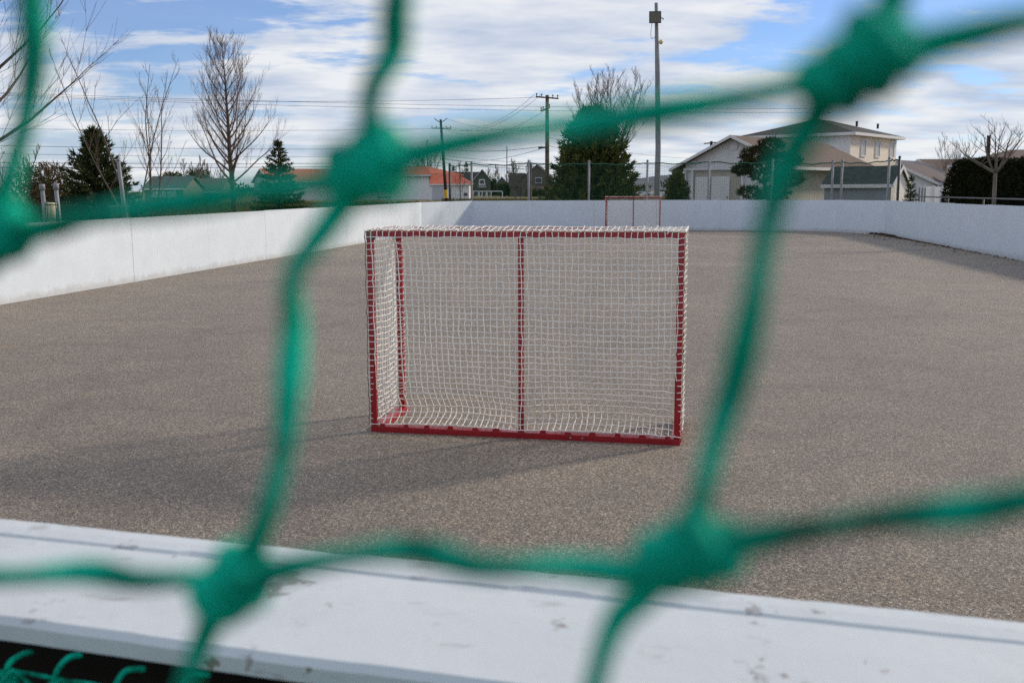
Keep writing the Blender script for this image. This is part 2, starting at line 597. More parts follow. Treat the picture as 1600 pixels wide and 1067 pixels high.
g = MB()
prof = [(-900, 10), (-300, 18), (200, 26), (500, 44), (700, 58), (900, 66), (1150, 60), (1500, 48), (2100, 35), (2900, 18)]
for k in range(len(prof) - 1):
    for q in range(6):
        a0, a1 = q / 6, (q + 1) / 6
        x0 = prof[k][0] * (1 - a0) + prof[k + 1][0] * a0
        x1 = prof[k][0] * (1 - a1) + prof[k + 1][0] * a1
        h0 = prof[k][1] * (1 - a0) + prof[k + 1][1] * a0 + 2.2 * sin(x0 * .031) + 1.2 * sin(x0 * .083)
        h1 = prof[k][1] * (1 - a1) + prof[k + 1][1] * a1 + 2.2 * sin(x1 * .031) + 1.2 * sin(x1 * .083)
        g.quad((x0, 2500, -1), (x1, 2500, -1), (x1, 2750, h1), (x0, 2750, h0))
        g.quad((x0, 2750, h0), (x1, 2750, h1), (x1, 3300, -1), (x0, 3300, -1))
hill = g.build('hill', HILL)
hill['kind'] = 'structure'


# ------------------------------------------------------------------ rink boards
def boards(label, p, q, h0, h1, npan, group='white rink boards'):
    p, q = Vector(p), Vector(q)
    root = thing('rink_boards', label, 'boards', tuple((p + q) / 2), group)
    d = (q - p)
    ln = d.length
    d.normalize()
    n = Vector((-d.y, d.x, 0))          # outward: rink lies to the right of p->q walking clockwise
    rng = random.Random(int(ln * 100))
    for k in range(npan):
        a, b = ln * k / npan + 0.002, ln * (k + 1) / npan - 0.002
        ha = h0 + (h1 - h0) * k / npan
        hb = h0 + (h1 - h0) * (k + 1) / npan
        off = rng.uniform(-.003, .003)
        dz = rng.uniform(-.006, .004)
        mb = MB()
        o = p + d * a + n * off
        e = p + d * b + n * (off + rng.uniform(-.004, .004))
        t_ = n * 0.020
        z0 = Vector((0, 0, 0.0015))
        za_, zb_ = Vector((0, 0, ha + dz)), Vector((0, 0, hb + dz))
        mb.quad(o + z0, e + z0, e + zb_, o + za_)
        mb.quad(e + z0 + t_, o + z0 + t_, o + za_ + t_, e + zb_ + t_)
        mb.quad(o + za_, e + zb_, e + zb_ + t_, o + za_ + t_)
        mb.quad(o + z0 + t_, e + z0 + t_, e + z0, o + z0)
        mb.quad(o + z0 + t_, o + z0, o + za_, o + za_ + t_)
        mb.quad(e + z0, e + z0 + t_, e + zb_ + t_, e + zb_)
        mb.build('panel', BOARD, root)
    nst = max(2, npan + 1)
    for k in range(nst):
        a = min(max(ln * k / (nst - 1), 0.05), ln - 0.09)
        mb = MB()
        mb.obox(p + d * a + n * 0.035, d * 0.04, n * 0.09, UP * (min(h0, h1) - 0.05))
        mb.build('stud', SHADED_TIMBER, root)
    return root


# walking clockwise seen from above: left side goes away from the camera
boards('long sunlit white board wall along the left side of the rink', RING[0], RING[2], 1.05, 1.065, 12)
boards('short angled white corner boards at the far left, half in shade', RING[2], RING[3], 1.065, 1.085, 1)
boards('shaded white end boards behind the far goal', RING[3], RING[4], 1.085, 1.10, 5)
boards('angled white corner boards right after the far end wall', RING[4], RING[5], 1.10, 1.10, 1)
boards('angled white corner boards joining the right side wall', RING[5], RING[6], 1.10, 1.10, 1)
boards('long shaded white board wall along the right side of the rink', RING[6], RING[7], 1.105, 1.105, 14)

# near boards with the broad painted ledge just under the camera
LZ = 1.14
a_ = G(0, 805, LZ)
b_ = G(1600, 965, LZ)
nd = Vector((b_.x - a_.x, b_.y - a_.y, 0)).normalized()
nn = Vector((nd.y, -nd.x, 0))           # towards the camera (outside the rink)
if nn.y > 0:
    nn = -nn
a_.z = 0
near = thing('rink_boards', 'near board with broad scuffed white ledge under the camera', 'boards', (a_.x, a_.y, 0), 'white rink boards')
s0, s1 = -7.3, 8.6


def nearpt(s, t, z):
    q = a_ + nd * s + nn * t
    return Vector((q.x, q.y, z))


k = 0
for sa in np.arange(s0, s1, 2.44):
    sb = min(sa + 2.44, s1)
    mb = MB()
    mb.obox(nearpt(sa + .003, 0.012, 0.02), nd * (sb - sa - .006), nn * 0.02, UP * (LZ - 0.045))
    mb.build('panel', BOARD, near)
for sa, sb in ((s0, -2.2), (-2.2, 2.05), (2.05, s1)):
    # strip on the rink side, plank towards the camera with ragged worn edges
    mb = MB()
    nseg = int((sb - sa) / 0.012)
    rng = random.Random(9)
    for i in range(nseg + 1):
        s_ = sa + .002 + (sb - sa - .004) * i / nseg
        j1 = 0.0006 * sin(s_ * 23) + rng.uniform(-.0004, .0004)
        j2 = rng.uniform(-.0005, .0005) + .0007 * sin(s_ * 13 + 2) - (.004 if sin(s_ * 7.3) * sin(s_ * 29) > .62 else 0)
        dz_ = rng.uniform(-.0002, .0002)
        mb.v += [tuple(q) for q in (nearpt(s_, .001 - j1, LZ - .026), nearpt(s_, -j1, LZ - .007 + dz_), nearpt(s_, .004 - j1, LZ - .002 + dz_), nearpt(s_, .022, LZ - .001),
                                    nearpt(s_, .039 + j2, LZ - .002 + dz_), nearpt(s_, .044 + j2, LZ - .006), nearpt(s_, .045 + j2, LZ - .026))]
    for i in range(nseg):
        for j in range(7):
            a, b = i * 7 + j, i * 7 + (j + 1) % 7
            mb.f.append((a, b, b + 7, a + 7))
    mb.build('edge_strip', LEDGE, near)
    mb = MB()
    nseg = int((sb - sa) / 0.02)
    rng = random.Random(5)
    rows = []
    for i in range(nseg + 1):
        s_ = sa + .002 + (sb - sa - .004) * i / nseg
        j1 = 0.0005 * sin(s_ * 31) + rng.uniform(-.0004, .0004)
        j2 = 0.0010 * sin(s_ * 17 + 1) + rng.uniform(-.0007, .0007)
        dip = rng.uniform(-.00015, .00015)
        rows.append([nearpt(s_, 0.048 + j1 + .001, LZ - 0.020), nearpt(s_, 0.048 + j1, LZ - 0.004 + dip), nearpt(s_, 0.052 + j1, LZ + dip),
                     nearpt(s_, 0.10, LZ + 0.0005), nearpt(s_, 0.16, LZ - 0.0005), nearpt(s_, 0.203 + j2, LZ - .001 + dip),
                     nearpt(s_, 0.209 + j2, LZ - 0.006 + dip), nearpt(s_, 0.210 + j2 * .5, LZ - 0.018)])
    m_ = len(rows[0])
    base = len(mb.v)
    for r in rows:
        mb.v += [tuple(q) for q in r]
    for i in range(nseg):
        for j in range(m_):
            a, b = base + i * m_ + j, base + i * m_ + (j + 1) % m_
            mb.f.append((a, a + m_, b + m_, b))
    o = mb.build('ledge_plank', LEDGE, near)
for sa in np.arange(s0 + .02, s1, 1.22):
    mb = MB()
    mb.obox(nearpt(sa, 0.034, 0.0), nd * 0.04, nn * 0.124, UP * (LZ - 0.03))
    mb.build('stud', SHADED_TIMBER, near)
mb = MB()
mb.obox(nearpt(s0, 0.160, 0.03), nd * (s1 - s0), nn * 0.015, UP * (LZ - 0.055))
mb.build('back_sheeting', SHADED_TIMBER, near)  # outer board face, its shade put into the colour


# ------------------------------------------------------------------ hockey goal (local frame: x across, y from back to front, z up)
GW, GH, GD = 1.88, 1.235, 0.60


def make_goal(seed):
    rng = random.Random(seed)
    root = thing('hockey_goal', 'x', 'goal')
    hw = GW / 2
    T = 0.038

    def bar(name, o, u, v, wv, b=0.006, m=RED):
        mb = MB()
        mb.bevbox(o, u, v, wv, b)
        return mb.build(name, m, root)
    # base
    bar('back_base_bar', (-hw, 0, 0.004), (GW, 0, 0), (0, .075, 0), (0, 0, .038), .003)
    for s in (-1, 1):
        x0 = -hw if s < 0 else hw - .055
        bar('side_base_bar', (x0, .0755, 0.004), (.06, 0, 0), (0, GD - .0755, 0), (0, 0, .038), .003)
    # uprights
    for s in (-1, 1):
        x0 = -hw if s < 0 else hw - T
        bar('back_post', (x0, .004, .0425), (T, 0, 0), (0, T, 0), (0, 0, GH - .0425 - T - .0005))
        bar('front_post', ((-hw + .002) if s < 0 else (hw - .002 - T), GD - T, .0425), (T, 0, 0), (0, T, 0), (0, 0, GH - .0425 - T))
    bar('centre_post', (-.016, .004, .0425), (.032, 0, 0), (0, .032, 0), (0, 0, GH - .0425 - T - .0005))
    bar('back_crossbar', (-hw, .004, GH - T), (GW, 0, 0), (0, T, 0), (0, 0, T))
    bar('front_crossbar', (-hw, GD - T, GH - T + .0005), (GW, 0, 0), (0, T, 0), (0, 0, T))
    for s in (-1, 1):
        x0 = -hw if s < 0 else hw - T
        bar('top_side_bar', (x0, .004 + T + .0005, GH - T), (T, 0, 0), (0, GD - 2 * T - .006, 0), (0, 0, T))
    bar('corner_wrap', (-hw - .002, .002, GH - T - .018), (.05, 0, 0), (0, T + .004, 0), (0, 0, T + .019), .005, FADED)
    # lacing tabs on the back base bar, each with a stub
    nt_ = 13
    for k in range(nt_):
        x = -hw + .08 + (GW - .16) * k / (nt_ - 1) + rng.uniform(-.01, .01)
        mb = MB()
        hh_ = .016 + rng.uniform(-.003, .004)
        ww_ = .013 + rng.uniform(-.002, .003)
        mb.poly([(x - ww_ * 1.5, .003, .0422), (x + ww_ * 1.5, .003, .0422), (x + ww_, .003, .0422 + hh_), (x - ww_, .003, .0422 + hh_)])
        mb.poly([(x + ww_ * 1.5, .008, .0422), (x - ww_ * 1.5, .008, .0422), (x - ww_, .008, .0422 + hh_), (x + ww_, .008, .0422 + hh_)])
        mb.quad((x - ww_, .003, .0422 + hh_), (x + ww_, .003, .0422 + hh_), (x + ww_, .008, .0422 + hh_), (x - ww_, .008, .0422 + hh_))
        mb.quad((x - ww_ * 1.5, .008, .0422), (x - ww_ * 1.5, .003, .0422), (x - ww_, .003, .0422 + hh_), (x - ww_, .008, .0422 + hh_))
        mb.quad((x + ww_ * 1.5, .003, .0422), (x + ww_ * 1.5, .008, .0422), (x + ww_, .008, .0422 + hh_), (x + ww_, .003, .0422 + hh_))
        mb.build('lacing_tab', RED, root)
    for x in (.30, .37):
        mb = MB()
        mb.tube([(x, -.003, .024), (x, .002, .024)], .006, 8)
        mb.build('bolt', STEEL, root)
    # ---------------- netting
    nx, nz, ny = 50, 32, 15
    net = MB()
    R = .0033

    def backp(i, j):
        """net node on the back: column i of nx, row j of nz (0 = top)"""
        u, v = i / nx, j / nz
        x = -hw - .004 + (GW + .008) * u
        bay = max(0, abs(sin(2 * pi * u)) - .09) / .91
        bay = bay ** 0.6
        tp = min(1, max(0, (v - .035) / .12))
        bay *= tp * tp * (3 - 2 * tp)
        z = GH + .002 - (GH - .052) * v
        sag = bay * (.035 + .05 * v)
        # the slack bottom of the net falls inward and runs back out to the base bar
        if v > .86:
            w_ = (v - .86) / .14
            sag += bay * .15 * sin(pi * min(1, w_)) ** .8
            z -= bay * .035 * sin(pi * w_)
        elif v > .5:
            sag += bay * .06 * ((v - .5) / .36) ** 2 * (1 if True else 0)
        y = -.005 + sag
        if v > .86:
            y += bay * .06 * (1 - (v - .86) / .14) - bay * (.035 + .05 * v - .060) * ((v - .86) / .14)
        xs = .010 * sin(5 * u * pi) * sin(pi * v)
        z += -.020 * bay * sin(pi * v) * (1.4 * u)
        z += .018 * (u - .5) * sin(pi * v)
        if v == 0:
            y = .0
        return Vector((x + xs + noise_(i, j, 1), y + noise_(i, j, 2), z + noise_(i, j, 3)))

    def noise_(i, j, k):
        h = math.sin(i * 12.9898 + j * 78.233 + k * 37.719 + seed) * 43758.5453
        return ((h - math.floor(h)) - .5) * .0085

    def sidep(s, i, j):
        """side net: i 0..ny from back to front, j 0..nz from top"""
        if i == 0:
            return backp(0 if s < 0 else nx, j)
        u, v = i / ny, j / nz
        e = sin(pi * u) * sin(pi * min(v * 1.0, 1)) ** .7
        x = s * (hw + .004 - .035 * e)
        z = GH + .002 - (GH - .055) * v - .022 * e
        y = -.005 + (GD - .010) * u
        return Vector((x + noise_(i, j, 4) * .8, y + noise_(i, j, 5), z + noise_(i, j, 6)))

    def topp(i, j):
        """top net: j 0..ny from back to front"""
        u, v = i / nx, j / ny
        if j == 0:
            return backp(i, 0)
        bay = abs(sin(pi * u)) ** .5 * sin(pi * v)
        x = -hw - .004 + (GW + .008) * u
        z = GH + .004 - .030 * bay + abs(noise_(i, j, 8)) * 2.2
        return Vector((x + noise_(i, j, 7), -.005 + (GD - .012) * v + noise_(i, j, 9), z))

    def grid(fn, ni, nj):
        for i in range(ni + 1):
            net.tube([fn(i, j) for j in range(nj + 1)], R, 4, False)
        for j in range(nj + 1):
            net.tube([fn(i, j) for i in range(ni + 1)], R, 4, False)
        for i in range(ni + 1):
            for j in range(nj + 1):
                p = fn(i, j)
                n0 = len(net.v)
                q = .0046
                net.v += [tuple(p + Vector(d) * q) for d in ((1, 0, 0), (0, 1, 0), (-1, 0, 0), (0, -1, 0), (0, 0, 1.1), (0, 0, -1.1))]
                for a, b, c in ((0, 1, 4), (1, 2, 4), (2, 3, 4), (3, 0, 4), (1, 0, 5), (2, 1, 5), (3, 2, 5), (0, 3, 5)):
                    net.f.append((n0 + a, n0 + b, n0 + c))
    grid(backp, nx, nz)
    for s in (-1, 1):
        grid(lambda i, j, s=s: sidep(s, i, j), ny, nz)
    grid(topp, nx, ny)
    o = net.build('netting', WHITE_CORD, root, True)
    o['kind'] = 'stuff'
    # lacing cord: round the front posts, along the base and fuzzy ends on top
    lac = MB()
    for s in (-1, 1):
        pts = []
        nn_ = 130
        for k in range(nn_):
            v = k / (nn_ - 1)
            th = 2 * pi * v * 26
            pts.append((s * (hw - .002 - T / 2) + cos(th) * .026, GD - T / 2 + sin(th) * .026, .07 + (GH - .11) * v))
        lac.tube(pts, .0022, 4, False)
    pts = []
    for k in range(220):
        v = k / 219
        th = 2 * pi * v * 44
        pts.append((-hw + .01 + (GW - .02) * v, .056 + cos(th) * .012, .055 + sin(th) * .010))
    lac.tube(pts, .0022, 4, False)
    for k in range(90):
        x = rng.uniform(-hw + .01, hw - .01) if k < 55 else hw - abs(rng.gauss(0, .10))
        x = max(-hw + .01, min(hw, x))
        y = rng.uniform(.0, .05)
        p0 = Vector((x, y, GH + .002))
        pts = [p0]
        d_ = Vector((rng.uniform(-1, 1), rng.uniform(-.6, .6), rng.uniform(.4, 1.2)))
        for q in range(4):
            d_ += Vector((rng.uniform(-.6, .6), rng.uniform(-.5, .5), -.35))
            pts.append(pts[-1] + d_ * .007)
        lac.tube(pts, .0021, 4, True)
    lac.build('lacing_cord', WHITE_CORD, root, True)['kind'] = 'stuff'
    return root


goal = make_goal(3)
ga = -0.198
gc = Vector((0.050, 5.80, 0))
goal.location = gc
goal.rotation_euler = (0, 0, ga)
goal['label'] = 'red framed hockey goal seen from behind, nearest the camera'
goal['group'] = 'hockey goals on the rink'
far = copy_tree(goal)
fg = B(990, 34.9)
fd = (RING[4] - RING[3]).normalized()
far.location = (fg.x, fg.y, 0)
far.rotation_euler = (0, 0, math.atan2(fd.y, fd.x) + pi)
far['label'] = 'red hockey goal standing against the far end boards'


# ------------------------------------------------------------------ green safety net right in front of the lens
class Sheet:
    pass


tdir = Vector((cos(rad(15.5)), -sin(rad(15.5)), 0))
pn = Vector((sin(rad(15.5)), cos(rad(15.5)), 0))
plane_d = 0.108


def onplane(px, py):
    d = ray(px, py)
    t = plane_d / d.dot(pn)
    return Vector((0, 0, CAM_H)) + d * t


PIX = {(0, 0): (575, 262), (1, 0): (1335, 105), (0, 1): (362, 915), (1, 1): (1075, 862), (-1, 0): (-18, 372), (2, 0): (2050, -20),
       (-1, 1): (-330, 905), (2, 1): (1800, 742), (0, -1): (690, -420), (1, -1): (1480, -560), (-1, -1): (70, -330), (0, 2): (170, 1560),
       (1, 2): (850, 1600), (-1, 2): (-520, 1560), (2, 2): (1590, 1500), (2, -1): (2240, -640)}
K = {k: onplane(*v) for k, v in PIX.items()}
Lu = (K[1, 0] - K[0, 0] + K[1, 1] - K[0, 1]) / 2
Lv = (K[0, 1] - K[0, 0] + K[1, 1] - K[1, 0]) / 2
A0 = K[0, 0]


def jit(i, j, k):
    h = math.sin(i * 127.1 + j * 311.7 + k * 74.7) * 43758.5453
    return (h - math.floor(h)) - .5


def sheet(i, j):
    if (i, j) in K:
        return K[i, j]
    reg = A0 + tdir * (.0515 * i) - UP * (.0515 * j)
    lat = A0 + Lu * i + Lv * j
    e = max(abs(i - .5), abs(j - .5))
    wgt = min(1, max(0, (e - 1.5) / 5.0))
    wgt = wgt * wgt * (3 - 2 * wgt)
    p = lat.lerp(reg, wgt)
    return p + Vector((jit(i, j, 1), jit(i, j, 2), jit(i, j, 3))) * .007


JB = 13


def attach(i):
    p0 = A0 + tdir * (.0515 * i)
    s_ = (p0 - a_).dot(nd)
    return nearpt(s_ - 0.012, 0.222, LZ - 0.036) + Vector((jit(i, 9, 1) * .01, 0, jit(i, 9, 2) * .006))


def node(i, j):
    if j <= 2:
        return sheet(i, j)
    f = (j - 2) / (JB - 2)
    p = sheet(i, 2).lerp(attach(i), f)
    p.z -= .10 * sin(pi * f) * (1 - .3 * f)
    return p + Vector((jit(i, j, 1), jit(i, j, 2), jit(i, j, 3))) * (.007 if j < JB else 0)


snet = thing('safety_net', 'green knotted safety netting hanging close to the camera, out of focus', 'netting', tuple(A0))
I0, I1, J0 = -13, 12, -20
# pixel waypoints that give the visible cords their slack (taken on the net's own plane)
WAY = {((0, 0), (0, 1)): [(520, 345), (462, 430), (448, 520), (456, 620), (446, 720), (412, 830)],
       ((1, 0), (1, 1)): [(1240, 235), (1200, 350), (1178, 470), (1150, 590), (1118, 690), (1095, 780)],
       ((0, 0), (1, 0)): [(690, 232), (800, 208), (930, 188), (1070, 170), (1200, 146)],
       ((-1, 0), (0, 0)): [(60, 356), (150, 338), (270, 318), (390, 302), (490, 284)],
       ((0, 1), (1, 1)): [(440, 890), (540, 872), (640, 866), (760, 878), (880, 884), (990, 884)],
       ((-1, 1), (0, 1)): [(-150, 902), (20, 898), (120, 900), (220, 904), (300, 906)],
       ((1, 1), (2, 1)): [(1190, 836), (1300, 822), (1420, 802), (1540, 788), (1680, 764)],
       ((0, -1), (0, 0)): [(650, -200), (625, 0), (608, 80), (590, 150)],
       ((1, -1), (1, 0)): [(1440, -300), (1412, -80), (1392, 10)],
       ((-1, -1), (-1, 0)): [(56, -120), (46, 60), (38, 190), (24, 280)],
       ((1, 0), (2, 0)): [(1420, 78), (1520, 52), (1640, 32)],
       ((0, 1), (0, 2)): [(330, 970), (296, 1040), (262, 1140)],
       ((1, 1), (1, 2)): [(1010, 920), (962, 970), (934, 1050), (915, 1160)]}


def spline(pts, n):
    out_ = []
    k = len(pts)
    for i in range(k - 1):
        p0, p1, p2, p3 = pts[max(i - 1, 0)], pts[i], pts[i + 1], pts[min(i + 2, k - 1)]
        for q in range(n):
            t = q / n
            out_.append(0.5 * ((2 * p1) + (p2 - p0) * t + (2 * p0 - 5 * p1 + 4 * p2 - p3) * t * t + (3 * p1 - p0 - 3 * p2 + p3) * t ** 3))
    out_.append(pts[-1])
    return out_


near_c, rest = MB(), MB()
cords_near = []


def cord(a, b):
    p, q = node(*a), node(*b)
    mids = WAY.get((a, b))
    close = -2 <= a[0] <= 3 and -2 <= a[1] <= 2
    if mids:
        off = [jit(a[0], a[1], 20 + k) * .004 for k in range(len(mids))]
        pts = [p] + [onplane(*m_) + pn * o_ for m_, o_ in zip(mids, off)] + [q]
        pts = spline(pts, 4)
    elif close:
        m1 = p.lerp(q, .33) + Vector((jit(*a, 5), jit(*a, 6), jit(*a, 7))) * .008
        m2 = p.lerp(q, .67) + Vector((jit(*b, 5), jit(*b, 6), jit(*b, 7))) * .008
        pts = spline([p, m1, m2, q], 4)
    else:
        pts = [p, p.lerp(q, .5) + Vector((jit(*a, 5), jit(*a, 6), jit(*a, 7))) * .008, q]
    if close:
        near_c.tube(pts, .00190, 12, False, ell=.70, twist=120)
    elif a[1] >= JB - 2 and -11 < a[0] < 3:
        rest.tube(spline(pts, 4), .0017, 8, False)
    else:
        rest.tube(pts, .0016, 4, False)


for i in range(I0, I1 + 1):
    for j in range(J0, JB + 1):
        if i < I1:
            cord((i, j), (i + 1, j))
        if j < JB:
            cord((i, j), (i, j + 1))


def knot(mb, p, ax, size=1.0, sides=8, seed=0, long=1.0):
    """weaver's knot: two bights of cord drawn tight round each other, long axis ax"""
    ax = ax.normalized()
    e1 = (pn - ax * pn.dot(ax)).normalized()
    e2 = ax.cross(e1)
    for half in (-1, 1):
        pts = []
        for k in range(22):
            f = k / 21
            th = f * 2 * pi * 1.45 + seed * .7 + half
            rr_ = .0021 * size * (1.0 + .25 * sin(f * pi))
            pts.append(p + ax * ((half * .30 + (f - .5) * .62) * .0085 * size * long) + (e1 * cos(th) + e2 * sin(th) * (1.15 if half > 0 else .9)) * rr_)
        mb.tube(pts, .00165 * size, sides, True)
    mb.tube([p - ax * .0075 * size * long, p - ax * .0045 * size * long, p, p + ax * .0045 * size * long, p + ax * .0080 * size * long],
            [.0015 * size, .0026 * size, .0029 * size, .0027 * size, .0014 * size], sides, True)


o = rest
for i in range(I0, I1 + 1):
    for j in range(J0, JB):
        if (i, j) in K:
            kb = MB()
            mixv = {(0, 0): .15, (1, 0): .75, (0, 1): 1.3, (1, 1): .45}.get((i, j), .6)
            knot(kb, K[i, j], (Lu - Lv * mixv) + pn * .01 * jit(i, j, 3), 1.10, 12, i * 2 + j, .74)
            kb.build('knot', GREEN_CORD, snet, True)
        else:
            p = node(i, j)
            if -2 <= i <= 3 and -2 <= j <= 3:
                knot(rest, p, Lu - Lv * .6, 1.1, 8, i)
            else:
                rest.tube([p - UP * .0045, p - UP * .002, p + UP * .002, p + UP * .0045], [.0022, .0042, .0042, .0022], 5)
o = near_c.build('cord_mesh', GREEN_CORD, snet, True)
o['kind'] = 'stuff'
o = rest.build('outer_cord_mesh', GREEN_CORD, snet, True)
o['kind'] = 'stuff'
# bottom edge rope stapled along the board, a loop at every mesh
mb = MB()
pts = []
for i in range(I0, I1):
    p, q = attach(i), attach(i + 1)
    pts += [p, p.lerp(q, .5) - UP * .012]
pts.append(attach(I1))
mb.tube(spline(pts, 4), .0023, 8)
mb.build('edge_rope', GREEN_CORD, snet, True)
tb = MB()
for i in range(I0, I1):
    p, q = attach(i), attach(i + 1)
    m1 = p.lerp(q, .3 + jit(i, 3, 41) * .3) - UP * (.020 + .012 * jit(i, 3, 42)) + nn * .008
    m2 = p.lerp(q, .75) - UP * (.006 + .014 * jit(i, 3, 43)) + nn * .004
    tb.tube(spline([p - UP * .008, m1, m2, q - UP * .014], 4), .0017, 8)
o = tb.build('slack_cord', GREEN_CORD, snet, True)
o['kind'] = 'stuff'
for i in range(I0, I1 + 1):
    p = attach(i)
    lp = MB()
    h1, h2, h3 = 1 + jit(i, 1, 31) * .5, jit(i, 1, 32) * .010, 1 + jit(i, 1, 33) * .7
    ring = [p - nd * .006 - UP * .024, p - nd * (.007 - h2) - UP * .010, p - nd * .003 + UP * .006 * h1, p + nd * (.005 + h2) + UP * .013 * h1 - nn * .006,
            p + nd * .011 * h3 + UP * .012 * h1 - nn * .014]
    lp.tube(spline(ring, 4), .0023, 8)
    knot(lp, p - UP * .010, UP + nd * .5, 1.25, 8, i)
    lp.build('edge_loop', GREEN_CORD, snet, True)
# top edge rope
mb = MB()
mb.tube([node(i, J0) for i in range(I0, I1 + 1)], .005, 8)
mb.build('top_rope', GREEN_CORD, snet, True)

# ------------------------------------------------------------------ netting fence behind the far boards
fence = thing('netting_fence', 'green netting on steel posts behind the far end boards', 'fence', tuple(B(1000, 37.4)))
dfar = (RING[4] - RING[3]).normalized()
nfar = Vector((-dfar.y, dfar.x, 0))


def far_at(px):
    """point on the fence line (0.35 m outside the far boards) in column px"""
    p0 = RING[3] + nfar * .35
    d = ray(px, 300)
    # solve p0 + s*dfar = t*d (xy)
    det = dfar.x * (-d.y) + d.x * dfar.y
    s = ((-p0.x) * (-d.y) + d.x * (-p0.y)) / det
    return p0 + dfar * s


def right_at(px, off=.4):
    d2 = (RING[6] - RING[5]).normalized()
    n2 = Vector((-d2.y, d2.x, 0))
    p0 = RING[5] + n2 * off
    d = ray(px, 300)
    det = d2.x * (-d.y) + d.x * d2.y
    s = ((-p0.x) * (-d.y) + d.x * (-p0.y)) / det
    return p0 + d2 * s


posts = []
for px, top in ((703, 2.44), (737, 2.50), (826, 2.52), (920, 2.50), (1011, 2.50), (1107, 2.52), (1206, 2.50)):
    p = far_at(px)
    posts.append((p, top))
for p, top in [(RING[5] + Vector((.0, .45, 0)), 2.42), (right_at(1314), 2.44), (right_at(1387), 2.44)]:
    posts.append((p, top))
p_last = right_at(1403)
posts.append((p_last, 2.46))
for k, (p, top) in enumerate(posts):
    mb = MB()
    r_ = .041 if k != 0 else .045
    mb.tube([p, p + UP * top], r_, 10)
    mb.tube([p + UP * top, p + UP * (top + .02), p + UP * (top + .05)], [r_ * 1.12, r_ * 1.12, r_ * .4], 10)
    mb.build('post', STEEL if k not in (0, 10) else DARKSTEEL, fence, True)
rope = MB()
rpts = []
tops = []
for k in range(len(posts) - 1):
    p, q = posts[k][0] + UP * (posts[k][1] - .06), posts[k + 1][0] + UP * (posts[k + 1][1] - .06)
    ln = (q - p).length
    seg = []
    for t in range(12):
        f = t / 12
        z = -.055 * sin(pi * f) * min(1, ln / 2) + .018 * sin(f * 17 + k)
        seg.append(p.lerp(q, f) + UP * z)
    rpts += seg
rpts.append(posts[-1][0] + UP * (posts[-1][1] - .06))
rope.tube(rpts, .020, 6)
rope.build('top_rope', GREENPAINT, fence, True)
nm = MB()
# netting: fine square mesh hanging from the rope to board height
cell = .055
acc = 0.0
cols = []
for k in range(len(rpts) - 1):
    p, q = rpts[k], rpts[k + 1]
    ln = (q - p).length
    n_ = max(1, int(round(ln / cell)))
    for t in range(n_):
        cols.append(p.lerp(q, t / n_))
nrow = 27
for c_ in cols:
    zb = 1.0
    nm.tube([c_, Vector((c_.x, c_.y, (c_.z + zb) / 2)) + nfar * .03, Vector((c_.x, c_.y, zb))], .0030, 3, False)
for r in range(1, nrow):
    f = r / nrow
    ln_ = [Vector((c_.x, c_.y, c_.z * (1 - f) + 1.0 * f)) + nfar * (.03 * sin(pi * f)) for c_ in cols[::4]]
    nm.tube(ln_, .0030, 3, False)
o = nm.build('netting', GREEN_NET, fence)
o['kind'] = 'stuff'

# low pipe rail outside the right boards
d2 = (RING[7] - RING[6]).normalized()
n2 = Vector((-d2.y, d2.x, 0))
rail = thing('pipe_rail', 'low grey pipe rail outside the right boards, before the hedge', 'rail', tuple(RING[6] + n2 * .6))
mb = MB()
mb.tube([RING[6] + n2 * .9 + d2 * s + UP * 1.22 for s in np.linspace(.5, 18, 8)], .019, 8)
mb.build('top_pipe', mat('dull_pipe', (.10, .105, .11), .6), rail, True)
for s in (.6, 3.6, 6.6, 9.6, 12.6):
    mb = MB()
    mb.tube([RING[6] + n2 * .9 + d2 * s, RING[6] + n2 * .9 + d2 * s + UP * 1.19], .024, 8)
    mb.build('post', DARKSTEEL, rail, True)

# ------------------------------------------------------------------ light pole
lp0 = B(1026, 39.0)
lp = thing('light_pole', 'tall grey light pole with a square floodlight behind the far goal', 'light pole', tuple(lp0))
HT = 8.42
mb = MB()
mb.tube([lp0, lp0 + UP * 3 + Vector((.03, 0, 0)), lp0 + UP * 6 + Vector((-.05, 0, 0)), lp0 + UP * HT + Vector((-.14, 0, 0))], [.115, .105, .095, .065], 14)
mb.build('pole', STEEL, lp, True)
fx = lp0 + UP * 7.84 + Vector((-.20, -.22, 0))
mb = MB()
q0 = fx + Vector((-.24, -.10, -.21))
mb.bevbox(q0, (.45, -.03, 0), (.02, .16, .02), (-.01, -.02, .43), .012)
hd = mb.build('lamp_housing', DARKSTEEL, lp)
mb = MB()
mb.obox(q0 + Vector((.03, -.012, .03)), (.39, -.027, 0), (.001, .008, .001), (-.01, -.02, .37))
mb.build('lamp_glass', LAMPGLASS, hd)
mb = MB()
mb.tube([fx + Vector((.22, .0, 0)), fx + Vector((.30, .02, -.02)), fx + Vector((.31, .1, -.05))], .018, 6)
mb.tube([fx + Vector((0, .05, 0)), fx + Vector((.02, .18, -.02))], .03, 6)
mb.build('bracket', DARKSTEEL, lp)
mb = MB()
mb.tube(spline([fx + Vector((-.12, 0, -.2)), fx + Vector((-.15, .03, -.5)), fx + Vector((-.13, .05, -.72)), fx + Vector((-.04, .1, -.72)), fx + Vector((.06, .14, -.66))], 5), .008, 5)
mb.build('cable', WIRE, lp)
cx = lp0 + UP * 7.0 + Vector((.04, -.12, 0))
mb = MB()
mb.tube([cx + Vector((-.13, .1, -.02)), cx], .02, 6)
mb.tube([cx + Vector((-.02, -.14, -.06)), cx + Vector((0, -.05, -.02)), cx + Vector((.06, .07, .04)), cx + Vector((.09, .12, .06))], [.075, .075, .055, .03], 10)
